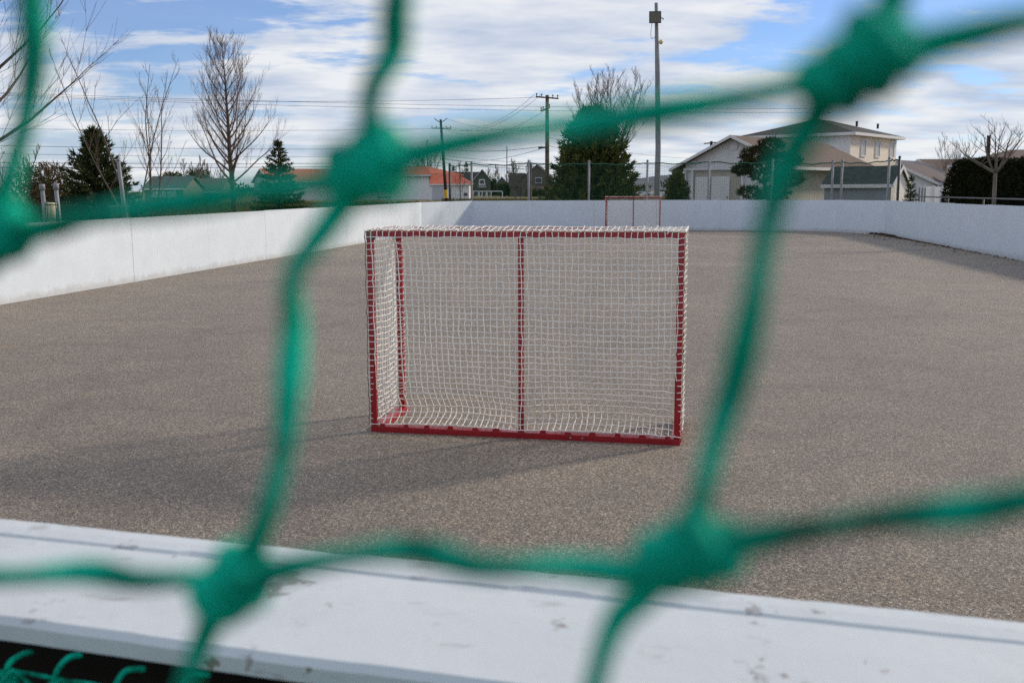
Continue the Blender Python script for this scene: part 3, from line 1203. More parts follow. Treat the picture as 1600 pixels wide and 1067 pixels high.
mb.build('spot_lamp', CREAM, lp, True)


# ------------------------------------------------------------------ utility poles and wires
def crossarm(root, c, d, half, name='crossarm'):
    mb = MB()
    d = d.normalized()
    n = Vector((-d.y, d.x, 0))
    if n.length < .1:
        n = Vector((0, 1, 0))
    mb.obox(c - d * half - n * .05 - UP * .05, d * (2 * half), n * .10, UP * .10)
    o = mb.build(name, DARKWOOD, root)
    for s in (-.95, -.5, .5, .95):
        ib = MB()
        q = c + d * (half * s) + UP * .06
        ib.tube([q, q + UP * .08, q + UP * .16, q + UP * .20], [.03, .03, .07, .04], 8)
        ib.build('insulator', DARKSTEEL, o)
    return o


u1b, u1t = B(855, 78), P(855, 149, 78)
up1 = thing('utility_pole', 'thick greenish wooden utility pole left of the big dark evergreen', 'utility pole', tuple(u1b), 'utility poles along the road')
mb = MB()
mb.tube([u1b, (u1b + u1t) / 2, u1t], [.19, .165, .135], 12)
mb.build('pole', POLEWOOD, up1, True)
c1 = P(855, 153, 77.8)
crossarm(up1, c1, P(876, 155, 78.5) - P(838, 152, 77.2), 1.05)
crossarm(up1, P(852, 171, 77.8), P(866, 166, 79) - P(840, 177, 76.5), .75, 'lower_arm')
mb = MB()
q = P(847, 231, 77.6)
mb.tube([q - Vector((.30, 0, .03)), q + Vector((.30, 0, .03))], .07, 8)
mb.build('cable_splice', WIRE, up1)

u2b, u2t = B(697.5, 118), P(688.5, 187, 118)
up2 = thing('utility_pole', 'thin dark leaning utility pole with yellow guard beside the white garage', 'utility pole', tuple(u2b), 'utility poles along the road')
mb = MB()
mb.tube([u2b, (u2b + u2t) / 2, u2t], [.20, .17, .13], 10)
mb.build('pole', DARKWOOD, up2, True)
c2 = P(689.5, 201, 117.8)
crossarm(up2, c2, Vector((1, .25, 0)), 1.15)
mb = MB()
for sx in (-1, 1):
    mb.tube([u2t - UP * .35, u2t + Vector((sx * .55, 0, -.05)), u2t + Vector((sx * .72, 0, .15))], .045, 5)
mb.build('top_bracket', DARKWOOD, up2)
mb = MB()
gy = u2b.lerp(u2t, .06)
gy2 = u2b.lerp(u2t, .16)
mb.tube([gy, gy2], .235, 10)
mb.build('pole_guard', YELLOW, up2)

wires = []


def wire(a, b, sag, r, label, n=20):
    mb = MB()
    pts = []
    for k in range(n + 1):
        f = k / n
        p = a.lerp(b, f)
        p.z -= sag * 4 * f * (1 - f)
        pts.append(p)
    mb.tube(pts, r, 5)
    o = mb.build('overhead_wire', WIRE, None, at=tuple(a))
    tag(o, label, 'wire', 'overhead power lines')


# long level spans across the left half
ys = [(146, 158, 1.0), (150, 166, 1.2), (152, 170, 1.2)]
wire(P(-260, 128, 92), P(855, 152, 78), .9, .013, 'topmost long wire crossing the left sky to the thick pole')
wire(P(-260, 134, 92), P(1300, 170, 92), .5, .014, 'second long wire from the top across the left sky')
wire(P(-260, 137, 93), P(1300, 176, 93), .6, .014, 'third long wire from the top across the left sky')
wire(P(-260, 196, 72), P(689, 201, 117.8), .3, .013, 'single wire well below the top bundle, over the bare trees')
wire(P(-260, 222, 66), P(692, 232, 117.8), .25, .018, 'wire crossing the dark spruce at its upper third on the left')
wire(P(-260, 236, 66), P(692.5, 244, 117.8), .2, .012, 'thin wire between two thicker ones over the left houses')
wire(P(-260, 252, 60), P(694, 254, 117.8), .15, .020, 'thick telephone cable, second lowest over the left houses')
wire(P(-260, 261, 60), P(694, 259, 117.8), .12, .024, 'lowest and thickest telephone cable over the left houses')
wire(c2 + Vector((1.0, .2, .2)), c1 + Vector((-1.0, 0, .2)), 1.2, .013, 'upper wire rising from the thin pole to the thick pole')
wire(c2 + Vector((.5, .1, .2)), c1 + Vector((-.5, 0, .2)), 1.4, .013, 'middle wire rising from the thin pole to the thick pole')
wire(c2 + Vector((.1, 0, .2)), P(853, 172, 77.8), 1.5, .013, 'lower wire rising from the thin pole to the thick pole')
wire(u2t + Vector((.7, 0, .1)), P(855, 203, 78), .5, .012, 'slack wire from the thin pole top to the thick pole')
wire(P(689, 202, 117.8), P(855, 196, 78), .3, .014, 'nearly level wire between the pole crossarms')
wire(P(693, 232, 117.8), P(847, 229, 77.6), .35, .020, 'cable running to the black splice on the thick pole')
wire(P(693, 249, 117.8), P(845, 233, 77.6), .55, .016, 'service cable hanging in a curve below the black splice')
wire(P(694, 243, 117.8), P(856, 256, 78), .12, .015, 'thin cable falling from the thin pole toward the big evergreen')
wire(P(694, 248, 117.8), P(856, 262, 78), .15, .022, 'upper thick cable falling toward the big evergreen')
wire(P(694, 254, 117.8), P(856, 266, 78), .12, .022, 'lower thick cable falling toward the big evergreen')
wire(P(857, 228, 78), P(1090, 262, 120), .4, .016, 'cable right of the big evergreen toward the gabled house')
wire(P(857, 215, 78), P(1100, 248, 120), .4, .012, 'thin wire right of the light pole above the gabled house')

# thin mast far behind
mast = MB()
m0 = B(792, 330)
mast.tube([m0, P(792, 229, 330)], .16, 5)
tag(mast.build('radio_mast', STEEL, None, at=tuple(m0)), 'very thin distant radio mast between the two utility poles', 'mast')
mast = MB()
m0 = B(829.5, 120)
mast.tube([m0, P(829.5, 254, 120)], .13, 6)
tag(mast.build('wood_post', POLEWOOD, None, at=tuple(m0)), 'slim pale wooden post beside the grey brown house', 'post')
# pole with crossarm behind the gable
m0 = B(1111.5, 110)
up3 = thing('utility_pole', 'distant utility pole top showing above the gabled house roof', 'utility pole', tuple(m0), 'utility poles along the road')
mb = MB(); mb.tube([m0, P(1111.5, 221, 110)], .15, 8); mb.build('pole', DARKWOOD, up3)
mb = MB(); mb.obox(P(1100, 225.5, 109.8), Vector((1.45, 0, .12)), (0, .1, 0), (0, 0, .12)); mb.build('crossarm', DARKWOOD, up3)
m0 = B(1544, 55)
up4 = thing('utility_pole', 'dark pole rising behind the hedge through the bare tree', 'utility pole', tuple(m0), 'utility poles along the road')
mb = MB(); mb.tube([m0, P(1545, 212, 55)], .10, 8); mb.build('pole', DARKWOOD, up4)


# ------------------------------------------------------------------ buildings
def window(root, o, u, up, n, w_, h_, fr=.07, glass=None, proud=.04):
    """o = lower-left corner on the wall, u along wall, n outward"""
    u = u.normalized()
    n = n.normalized()
    mb = MB()
    q = o + n * proud * .02
    for (a, b, ww, hh) in ((0, 0, w_, fr), (0, h_ - fr, w_, fr), (0, fr, fr, h_ - 2 * fr), (w_ - fr, fr, fr, h_ - 2 * fr)):
        mb.obox(q + u * a + UP * b, u * ww, n * proud, UP * hh)
    f = mb.build('window', TRIM, root)
    mb = MB()
    mb.obox(q + u * fr + UP * fr, u * (w_ - 2 * fr), n * (proud * .5), UP * (h_ - 2 * fr))
    mb.build('pane', glass or GLASS, f)
    return f


def slab(mb, pts, th):
    """roof plane with thickness th downward"""
    pts = [Vector(p) for p in pts]
    n = (pts[1] - pts[0]).cross(pts[2] - pts[0]).normalized()
    if n.z < 0:
        pts = list(reversed(pts))
        n = -n
    lo = [p - n * th for p in pts]
    mb.poly(pts)
    mb.poly(list(reversed(lo)))
    k = len(pts)
    for i in range(k):
        j = (i + 1) % k
        mb.quad(pts[j], pts[i], lo[i], lo[j])


def gable_house(name, label, cat, p, d, g_, L_, W_, eave, ridge, ov, mw, mr, mgable=None, group=None, trim=True, ovl=.3):
    """p = corner; d = ridge direction (length L_), g_ = across (width W_)"""
    p = Vector((p.x, p.y, 0))
    d, g_ = d.normalized(), g_.normalized()
    root = thing(name, label, cat, tuple(p + d * L_ / 2 + g_ * W_ / 2), group)
    c = [p, p + g_ * W_, p + g_ * W_ + d * L_, p + d * L_]
    E_ = UP * eave
    for a, b in ((c[3], c[0]), (c[1], c[2])):
        mb = MB()
        mb.quad(a, b, b + E_, a + E_)
        mb.build('wall', mw, root)
    m1, m2 = p + g_ * W_ / 2, p + g_ * W_ / 2 + d * L_
    for a, b, t_ in ((c[0], c[1], m1), (c[2], c[3], m2)):
        mb = MB()
        mb.poly([a, b, b + E_, t_ + UP * (ridge - .06), a + E_])
        mb.build('gable_wall', mgable or mw, root)
    sl = (ridge - eave) / (W_ / 2)
    r = MB()
    for s in (0, 1):
        a = p - g_ * ov if s == 0 else c[1] + g_ * ov
        ez = UP * (eave - sl * ov)
        slab(r, [a + ez - d * ovl, m1 + UP * ridge - d * ovl, m2 + UP * ridge + d * ovl, a + ez + d * (L_ + ovl)], .10)
    rf = r.build('roof', mr, root)
    if trim:
        t = MB()
        for s in (0, 1):
            a = p - g_ * ov if s == 0 else c[1] + g_ * ov
            ez = UP * (eave - sl * ov - .17)
            out_ = -g_ if s == 0 else g_
            t.obox(a + ez - d * ovl + out_ * .005, d * (L_ + 2 * ovl), out_ * .05, UP * .17)
            e0 = a + ez - d * (ovl + .04)
            t.obox(e0 + UP * .01, (m1 + UP * (ridge - .15) - d * (ovl + .04)) - (e0 + UP * .01), d * .035, UP * .17)
        t.build('fascia', TRIM, root)
    return root, c


AX = Vector((cos(rad(50)), sin(rad(50)), 0))     # ridge direction of the houses on the right
GX = Vector((AX.y, -AX.x, 0))                    # left-far to right-near
apex = Vector((13.2, 60.0, 0))
r1, c_ = gable_house('gabled_house', 'pale grey gabled house with open porch behind the far boards', 'house', apex - GX * 3.25, AX, GX, 12.6, 6.5, 3.12, 4.62, .85, WALL_T, ROOF_B, WALL_G, ovl=.5)
# gable-end fittings
nrm = -AX
face = apex - GX * 3.25 + nrm * .01


def onface(s, z):
    return face + GX * s + UP * z


mb = MB()
mb.obox(onface(.62, 0.0) + nrm * .02, GX * 3.1, -nrm * .015, UP * 2.55)
mb.build('porch_recess', WALL_T, r1)
for s, wd in ((.75, 1.0), (1.85, 1.2)):
    mb = MB()
    mb.bevbox(onface(s, 0.02) + nrm * .03, GX * wd, nrm * .05, UP * 2.2, .01)
    dr = mb.build('door', TRIM, r1)
    mb = MB()
    mb.tube([onface(s + wd - .14, 1.0) + nrm * .08, onface(s + wd - .14, 1.02) + nrm * .15, onface(s + wd - .05, 1.02) + nrm * .15], .025, 6)
    mb.build('handle', DARKSTEEL, dr)
for s in (.0, .50, 3.85):
    mb = MB()
    mb.obox(onface(s, 0) + nrm * .04, GX * .12, nrm * .12, UP * 2.62)
    mb.build('porch_post', TRIM, r1)
mb = MB()
mb.obox(onface(-.05, 2.62) + nrm * .03, GX * 6.6, nrm * .14, UP * .14)
mb.build('porch_beam', TRIM, r1)
mb = MB()
mb.tube([onface(3.25, 4.02) + nrm * .005, onface(3.25, 4.02) + nrm * .05], .27, 20)
mb.build('gable_vent', WALL_G, r1)
mb = MB()
mb.tube([onface(-.82, 2.55), onface(-.5, 2.35), onface(-.02, 2.3), onface(-.02, 0)], .05, 6)
mb.build('downspout', TRIM, r1)

# two-storey block
q0 = Vector((23.75, 71, 0))
LB, WB, EV = 9.2, 8.0, 5.38
r2 = thing('two_storey_house', 'cream two storey house with dark hip roof rising behind the shed', 'house', tuple(q0 + AX * 4 - GX * 4))
c2_ = [q0, q0 + AX * LB, q0 + AX * LB - GX * WB, q0 - GX * WB]
for k in range(4):
    mb = MB()
    a, b = c2_[k], c2_[(k + 1) % 4]
    mb.quad(a, b, b + UP * EV, a + UP * EV)
    mb.build('wall' if k % 2 == 0 else 'side_wall', WALL_C if k % 2 == 0 else WALL_G, r2)
ov = .45
e4 = [q0 - AX * ov + GX * ov, q0 + AX * (LB + ov) + GX * ov, q0 + AX * (LB + ov) - GX * (WB + ov), q0 - AX * ov - GX * (WB + ov)]
e4 = [e + UP * EV for e in e4]
ra = q0 + AX * 3.6 - GX * WB / 2 + UP * 6.65
rb = q0 + AX * 6.0 - GX * WB / 2 + UP * 6.65
mb = MB()
slab(mb, [e4[0], e4[1], rb, ra], .12)
slab(mb, [e4[2], e4[3], ra, rb], .12)
slab(mb, [e4[3], e4[0], ra], .12)
slab(mb, [e4[1], e4[2], rb], .12)
rf = mb.build('roof', ROOF_D, r2)
mb = MB()
for i in range(4):
    a, b = e4[i], e4[(i + 1) % 4]
    d_ = (b - a)
    n_ = Vector((d_.y, -d_.x, 0)).normalized()
    mb.obox(a - UP * .20 + n_ * .004, d_, n_ * .05, UP * .20)
mb.build('fascia', TRIM, r2)
mb = MB()
mb.quad(e4[0] - UP * .2, e4[3] - UP * .2, e4[2] - UP * .2, e4[1] - UP * .2)
mb.build('soffit', TRIM, r2)
for (a, b) in ((1.6, .5), (5.6, .4)):
    mb = MB()
    p = q0 + AX * (3.0 + a) + GX * (-.9 - b) + UP * 6.05
    mb.tube([p, p + UP * .38], .09, 8)
    mb.build('roof_vent', DARKSTEEL, rf)
for s in (1.9, 4.7, 7.7):
    window(r2, q0 + AX * s + UP * 3.75, AX, UP, GX, .95, 1.25, .10, PALEGLASS, .08)
for s in (2.0, 5.2):
    window(r2, q0 - GX * (WB - s + .9) + UP * 3.75, GX, UP, -AX, .95, 1.25, .10, GLASS, .08)

# shed
s0_ = Vector((18.1, 48, 0))
sh, cs = gable_house('garden_shed', 'low grey shed with green grey roof and white siding gable', 'shed', s0_, -GX, AX, 3.3, 2.25, 1.80, 2.58, .16, mat('shed_grey', (0.30, 0.32, 0.36), .75, .05, 2), ROOF_G,
                     mat('white_lap_siding', (0.80, 0.77, 0.71), .7, .05, 2, wave=22), ovl=.12)

# houses further right
h, c_ = gable_house('bungalow', 'bungalow with slate grey roof and white walls right of the shed', 'house', Vector((31.6, 76.5, 0)), AX, -GX, 9.0, 7.0, 2.2, 3.75, .5, WALL_W, ROOF_S)
for s in (.5, 1.9, 3.3, 5.2):
    window(h, Vector((31.6, 76.5, 0)) + AX * s + UP * .95, AX, UP, GX, .95, 1.05, .08, GLASS, .06)
mb = MB()
p = Vector((31.6, 76.5, 0)) - GX * 3.5 + AX * 1.2
mb.tube([p + UP * 3.5, p + UP * 4.15], .13, 8)
mb.tube([p + UP * 4.1, p + UP * 4.3, p + UP * 4.42], [.26, .26, .1], 8)
mb.build('chimney', DARKSTEEL, h)
# lean-to in front of it
h2, c_ = gable_house('bungalow', 'small wing with brown grey roof and white trim behind the little spruce', 'house', Vector((27.6, 66.0, 0)), AX, -GX, 5.0, 4.6, 2.05, 3.1, .45, WALL_W, mat('brown_grey_shingle', (.105, .085, .085), .9, .15, 4))
for s in (.6, 2.1, 3.5):
    window(h2, Vector((27.6, 66.0, 0)) + AX * s + UP * .9, AX, UP, GX, .9, .95, .08, GLASS, .06)
h3, _ = gable_house('brown_roof_house', 'long low house with brown roof showing above the hedge', 'house', B(1470, 96), Vector((1, .12, 0)), Vector((-.12, 1, 0)), 9.2, 8, 2.9, 4.35, .5, WALL_W, ROOF_B)
h4 = thing('hip_roof_house', 'house with dark brown hip roof at the right edge above the hedge', 'house', tuple(B(1590, 62)))
q = B(1556, 60); q2 = B(1700, 58)
e = [q + UP * 3.02, q2 + UP * 3.02, q2 + Vector((.5, 8, 3.02)), q + Vector((.5, 8, 3.02))]
ap = P(1580, 234, 64)
ap2 = P(1660, 234, 64)
mb = MB()
slab(mb, [e[0], e[1], ap2, ap], .1); slab(mb, [e[1], e[2], ap2], .1); slab(mb, [e[2], e[3], ap, ap2], .1); slab(mb, [e[3], e[0], ap], .1)
mb.build('roof', ROOF_B, h4)
mb = MB()
mb.obox(q + UP * 2.84 + Vector((0, -.05, 0)), q2 - q, (0, .04, 0), UP * .17)
mb.obox(q + UP * 2.84 + Vector((-.05, 0, 0)), (.5, 8, 0), (.04, 0, 0), UP * .17)
mb.build('fascia', TRIM, h4)
mb = MB()
mb.obox(q + Vector((.5, .5, 0)), (q2 - q) - Vector((1, 0, 0)), (.5, 7, 0), UP * 2.86)
mb.build('wall', WALL_G, h4)

# white privacy fence by the bungalow
wf = thing('privacy_fence', 'white panel fence between the little spruce and the hedge', 'fence', tuple(B(1455, 44)))
for k in range(3):
    a, b = B(1446 + 14 * k, 44 + .4 * k), B(1459 + 14 * k, 44.4 + .4 * k)
    mb = MB(); mb.bevbox(a + UP * .05, b - a, (0, .04, 0), UP * 1.5, .005); mb.build('panel', TRIM, wf)
    mb = MB(); mb.bevbox(a - Vector((.06, .02, 0)), (.07, 0, 0), (0, .08, 0), UP * 1.62, .006); mb.build('post', TRIM, wf)
for k in range(3):
    mb = MB(); a = B(1436 + 4.5 * k, 43.5); mb.bevbox(a, (.04, 0, 0), (0, .04, 0), UP * 1.5, .004); mb.build('picket', GREYBOX, wf)

# --- left and middle distance
d_h = (B(640, 178) - B(424, 165)).normalized()
g_h = Vector((-d_h.y, d_h.x, 0))
o1, c_ = gable_house('white_house', 'long white house with orange roof and shade tinted blue grey gable behind the small spruce', 'house', B(423, 165), d_h, g_h, 22, 9.0, 3.2, 5.2, .5, WALL_W, ROOF_O, WALL_SHADED)
ea = P(584, 281, 166); eb = P(671, 277, 162)
hb = thing('white_hall', 'tall plain white building with orange roof partly hidden by the netting knot', 'building', tuple(B(630, 166)))
za_ = 4.05
p0, p1 = B(560, 168), B(671, 162)
dv = (p1 - p0)
nv = Vector((-dv.y, dv.x, 0)).normalized()
mb = MB(); mb.obox(p0, dv, nv * 10, UP * za_); mb.build('wall', WALL_W, hb)
mb = MB()
dn = dv.normalized()
e = [p0 - nv * .5 - dn * .5 + UP * za_, p1 - nv * .5 + dn * .7 + UP * za_, p1 + nv * 10.5 + dn * .7 + UP * za_, p0 + nv * 10.5 - dn * .5 + UP * za_]
t1, t2 = p0 + nv * 5 + dn * 4 + UP * (za_ + 1.5), p1 + nv * 5 - dn * 3.6 + UP * (za_ + 1.5)
slab(mb, [e[0], e[1], t2, t1], .12); slab(mb, [e[1], e[2], t2], .12); slab(mb, [e[2], e[3], t1, t2], .12); slab(mb, [e[3], e[0], t1], .12)
mb.build('roof', ROOF_O, hb)
mb = MB(); mb.obox(e[0] - UP * .3 - nv * .01, e[1] - e[0], -nv * .06, UP * .26); mb.build('fascia', TRIM, hb)
for px in (588, 595, 602, 609):
    qq = p0 + dn * ((B(px, 166) - p0).dot(dn))
    window(hb, qq - nv * .02 + UP * .25, dn, UP, -nv, .55, .35, .06, GLASS, .06)
gb = thing('garage', 'white garage with orange hip roof and pale door behind the thin pole', 'garage', tuple(B(704, 160)))
p0, p1 = B(670.5, 158), B(733, 158)
dv = p1 - p0
nv = Vector((0, 1, 0))
mb = MB(); mb.obox(p0, dv, nv * 7.5, UP * 2.55); mb.build('wall', WALL_W, gb)
e = [p0 + Vector((.05, -.4, 2.5)), p1 + Vector((.5, -.4, 2.5)), p1 + Vector((.5, 8, 2.5)), p0 + Vector((.05, 8, 2.5))]
t1, t2 = p0 + Vector((.1, 3.8, 4.25)), p1 + Vector((-2.3, 3.8, 4.25))
mb = MB()
slab(mb, [e[0], e[1], t2, t1], .1); slab(mb, [e[1], e[2], t2], .1); slab(mb, [e[2], e[3], t1, t2], .1)
mb.build('roof', ROOF_O, gb)
mb = MB(); mb.obox(e[0] + Vector((0, -.06, -.22)), e[1] - e[0], (0, .05, 0), UP * .2); mb.build('fascia', TRIM, gb)
gd = MB(); gd.bevbox(B(675.5, 157.9), B(694, 157.9) - B(675.5, 157.9), (0, .06, 0), UP * 2.0, .02)
gd_o = gd.build('garage_door', mat('pale_door', (.50, .51, .56), .6), gb)
window(gb, B(724, 157.96) + UP * .55, Vector((1, 0, 0)), UP, Vector((0, -1, 0)), .7, .6, .07, GLASS, .05)

gh, c_ = gable_house('green_house', 'dark green gabled house with white window left of the distant mast', 'house', B(740.5, 262), Vector((0, 1, 0)), Vector((1, 0, 0)), 9, B(766.5, 262).x - B(740.5, 262).x, 4.35, 6.9, .35, WALL_DG, ROOF_D)
window(gh, B(748.5, 261.9) + UP * 2.7, Vector((1, 0, 0)), UP, Vector((0, -1, 0)), 1.55, 1.6, .25, GLASS, .15)
mb = MB()
q = B(747, 261.6)
mb.obox(q + UP * 2.2, (2.1, 0, 0), (0, -.5, 0), UP * .12)
for k in range(7):
    mb.obox(q + Vector((.32 * k, -.5, 2.3)), (.07, 0, 0), (0, .07, 0), UP * .75)
mb.obox(q + Vector((0, -.5, 3.05)), (2.1, 0, 0), (0, .09, 0), UP * .09)
mb.build('balcony', TRIM, gh)
gw, c_ = gable_house('dark_roof_house', 'low house with broad dark roof left of the green gabled house', 'house', B(707, 280), Vector((1, 0, 0)), Vector((0, 1, 0)), B(757, 280).x - B(707, 280).x, 9, 3.2, 6.6, .4, WALL_DG, ROOF_D, trim=False)
sm, c_ = gable_house('small_grey_house', 'small grey house with pointed gable in the gap of the trees', 'house', B(776, 300), Vector((0, 1, 0)), Vector((1, 0, 0)), 8, B(793, 300).x - B(776, 300).x, 3.6, 5.4, .3, WALL_BG, ROOF_D, trim=False)
gg, c_ = gable_house('grey_brown_house', 'grey brown house with steep roof left of the thick utility pole', 'house', B(815, 230), Vector((.12, 1, 0)), Vector((1, -.1, 0)), 9, B(862, 230).x - B(815, 230).x, 4.2, 7.2, .35, WALL_BG, ROOF_D, trim=False)
gg2, c_ = gable_house('steep_roof_house', 'house with long dark roof slope beside the small grey house', 'house', B(797, 232), Vector((1, 0, 0)), Vector((0, 1, 0)), B(820, 232).x - B(797, 232).x, 8, 2.4, 5.4, .3, WALL_BG, ROOF_D, trim=False)
window(gg, B(836, 229) + UP * 3.0, Vector((1, 0, 0)), UP, Vector((0, -1, 0)), 1.6, 1.3, .1, GLASS, .1)
ap0 = B(830, 228.5)
mb = MB()
slab(mb, [ap0 + UP * 1.7 + Vector((0, -1.5, 0)), B(856, 227) + UP * 1.7, B(854, 229.5) + UP * 2.7, ap0 + UP * 2.7 + Vector((.3, .9, 0))], .1)
mb.build('porch_roof', ROOF_B, gg)
mb = MB()
mb.obox(ap0 + UP * 0 + Vector((.4, -.2, 0)), (3.1, 0, 0), (0, .3, 0), UP * 1.65)
mb.build('porch_wall', WALL_G, gg)
# white play-frame / bench row in front of the green house
pf = thing('white_barrier', 'low white barrier of posts and a rail on the grass by the green house', 'barrier', tuple(B(760, 215)))
r0, r1_ = B(737, 215), B(785, 215)
mb = MB(); mb.obox(r0 + UP * 1.18, r1_ - r0, (0, .15, 0), UP * .16); mb.build('rail', TRIM, pf)
for px in (738, 746, 749, 752, 758, 761, 766, 784.3):
    mb = MB(); q = B(px, 215); ln_ = .0 if px > 780 else .35
    mb.obox(q, (.17, 0, 0), (0, .15, 0), Vector((-ln_ * (.5 if int(px) % 2 else -.5), 0, 1.18))); mb.build('post', TRIM, pf)

bl, c_ = gable_house('bungalow', 'low bungalow with teal grey roof and four pale windows on the left', 'house', B(226, 118), Vector((1, .02, 0)), Vector((-.02, 1, 0)), B(286, 118).x - B(226, 118).x, 8, 1.95, 3.3, .4, mat('bungalow_wall', (.16, .15, .13), .8), mat('teal_roof', (.06, .085, .085), .85, .15, 2))
for px, wd in ((236, .75), (245, .45), (253, .45), (262, 1.0)):
    window(bl, B(px, 117.9) + UP * .75, Vector((1, .02, 0)), UP, Vector((0, -1, 0)), wd, .75, .06, PALEGLASS, .06)
br, c_ = gable_house('brown_house', 'low grey brown roofed house left of the tall bare tree trunk', 'house', B(300, 140), Vector((1, 0, 0)), Vector((0, 1, 0)), B(343, 140).x - B(300, 140).x, 8, 1.6, 3.3, .5, WALL_BG, mat('grey_brown_shingle', (.10, .088, .075), .9, .15, 2))
window(br, B(333, 139.9) + UP * .55, Vector((1, 0, 0)), UP, Vector((0, -1, 0)), .7, .5, .06, PALEGLASS, .06)


# ------------------------------------------------------------------ trees
def branch_path(rng, p, d, ln, n, wob, tro, r0, r1):
    pts, rr = [p.copy()], [r0]
    d = d.normalized()
    for k in range(n):
        d = (d + Vector((rng.gauss(0, wob), rng.gauss(0, wob), rng.gauss(0, wob * .6))) + UP * tro).normalized()
        pts.append(pts[-1] + d * (ln / n))
        rr.append(r0 + (r1 - r0) * (k + 1) / n)
    return pts, rr


def bare_tree(label, base, H_, r_tr, nl, spread, l1, seed, m_tr, m_tw, group=None, first=.25, up_=.55, tw=.008, dens=(7, 5), fork=0, name='bare_tree', lean=Vector((0, 0, 0)), tro1=.09, bole=0.0, dome=.75, fan=(.12, .34)):
    rng = random.Random(seed)
    root = thing(name, label, 'tree', tuple(base), group)
    t = MB()
    trunks = []
    base = Vector(base)
    if fork == 0:
        pts, rr = branch_path(rng, base, UP + lean, H_, 12, .030, .02, r_tr, tw * 1.3)
        trunks.append((pts, rr))
    else:
        top = base + (UP + lean) * bole
        if bole > 0:
            t.tube([base, base.lerp(top, .5) + Vector((.02, 0, 0)), top + UP * r_tr], [r_tr * 1.5, r_tr * 1.25, r_tr * 1.15], 8)
        for k in range(fork):
            a = 2 * pi * k / fork + rng.uniform(-.3, .3)
            d = UP + lean + Vector((cos(a), sin(a) * .6, 0)) * rng.uniform(*fan)
            pts, rr = branch_path(rng, top + Vector((cos(a), sin(a), 0)) * r_tr * (.6 if bole == 0 else .2), d, (H_ - bole) * rng.uniform(.8, 1.05), 12, .05, .03,
                                  r_tr * rng.uniform(.6, .9), tw * 1.3)
            trunks.append((pts, rr))
    for pts, rr in trunks:
        t.tube(pts, rr, 8)
    t.build('trunk', m_tr, root, True)
    cb = MB()
    for pts, rr in trunks:
        for k in range(nl):
            f = first + (.99 - first) * (k + rng.uniform(0, .8)) / nl
            x = f * (len(pts) - 1)
            i = min(int(x), len(pts) - 2)
            p = pts[i].lerp(pts[i + 1], x - i)
            r = (rr[i] + (rr[i + 1] - rr[i]) * (x - i)) * .5
            a = k * 2.399 + rng.uniform(-.4, .4)
            shape = (1 - f) ** dome + .08
            ln = l1 * shape * rng.uniform(.7, 1.15)
            d = Vector((cos(a), sin(a), 0)) * spread + UP * (up_ + .5 * f)
            bp, br_ = branch_path(rng, p, d, ln, 8, .075, tro1, max(r, tw * 1.5), tw * .8)
            cb.tube(bp, br_, 4, False)
            for q in range(dens[0]):
                fq = .15 + .85 * (q + rng.random()) / dens[0]
                x2 = fq * 8
                i2 = min(int(x2), 7)
                p2 = bp[i2].lerp(bp[i2 + 1], x2 - i2)
                d2_ = (bp[i2 + 1] - bp[i2]).normalized()
                sd = d2_.cross(Vector((rng.gauss(0, 1), rng.gauss(0, 1), rng.gauss(0, 1)))).normalized()
                l2 = max(ln, l1 * .3) * rng.uniform(.22, .48) * (1.15 - .55 * fq)
                b2, r2_ = branch_path(rng, p2, d2_ + sd * .6 + UP * .35, l2, 4, .09, .10, tw * 1.0, tw * .5)
                cb.tube(b2, r2_, 3, False)
                for e_ in range(dens[1]):
                    i3 = rng.randrange(1, 5)
                    d3 = (b2[min(i3 + 1, 4)] - b2[i3 - 1]).normalized()
                    sd = d3.cross(Vector((rng.gauss(0, 1), rng.gauss(0, 1), rng.gauss(0, 1)))).normalized()
                    b3, r3 = branch_path(rng, b2[i3], d3 + sd * .6 + UP * .35, l2 * rng.uniform(.3, .7), 2, .10, .1, tw * .55, tw * .35)
                    cb.tube(b3, r3, 3, False)
    cb.build('crown', m_tw, root)
    return root


bare_tree('tall upright bare tree standing behind the left boards, left of the small spruce', B(366, 55), 9.3, .18, 50, 1.0, 3.9, 11, BARK, TWIG, tw=.0070, first=.19, up_=.58, dens=(11, 8), tro1=.085, dome=.52)
bare_tree('large bare tree whose branches sweep in from the left edge', B(-155, 29), 13.5, .24, 74, 1.05, 6.5, 5, BARK, TWIG, tw=.0088, first=.12, up_=.25, dens=(13, 8), tro1=.11, dome=.5)
bare_tree('slender bare tree of several thin stems beside the dark spruce', B(206, 38), 7.0, .050, 10, .75, 2.5, 21, BARK_G, TWIG, fork=3, tw=.005, first=.22, up_=.95, dens=(4, 3), tro1=.05, lean=Vector((-.10, 0, 0)), fan=(.15, .5))
bare_tree('thin bare tree of few stems right of the other slender one', B(236, 40), 7.1, .050, 10, .75, 2.3, 22, BARK, TWIG, fork=3, tw=.005, first=.22, up_=.95, dens=(4, 3), tro1=.05, lean=Vector((.05, 0, 0)), fan=(.1, .4))
bare_tree('round bare tree rising behind the big dark evergreen', B(953, 66), 9.0, .11, 13, .85, 2.6, 33, BARK_G, TWIG, fork=9, tw=.0085, first=.15, up_=.75, dens=(8, 5), tro1=.05, bole=2.6, fan=(.10, .80), dome=.45)
bare_tree('small pruned bare tree in front of the dark hedge', B(1553, 25.5), 3.15, .042, 5, .9, .95, 41, BARK_G, TWIG, fork=7, tw=.0040, first=.3, up_=.35, dens=(4, 2), tro1=.05, bole=1.85, fan=(.5, 2.0), dome=.4)
bare_tree('hazy bare tree behind the bungalow roof, left of the hedge', B(1483, 85), 5.9, .06, 10, .8, 2.6, 42, BARK_G, TWIG_G, fork=5, tw=.008, first=.3, up_=.9, dens=(6, 5), tro1=.05)
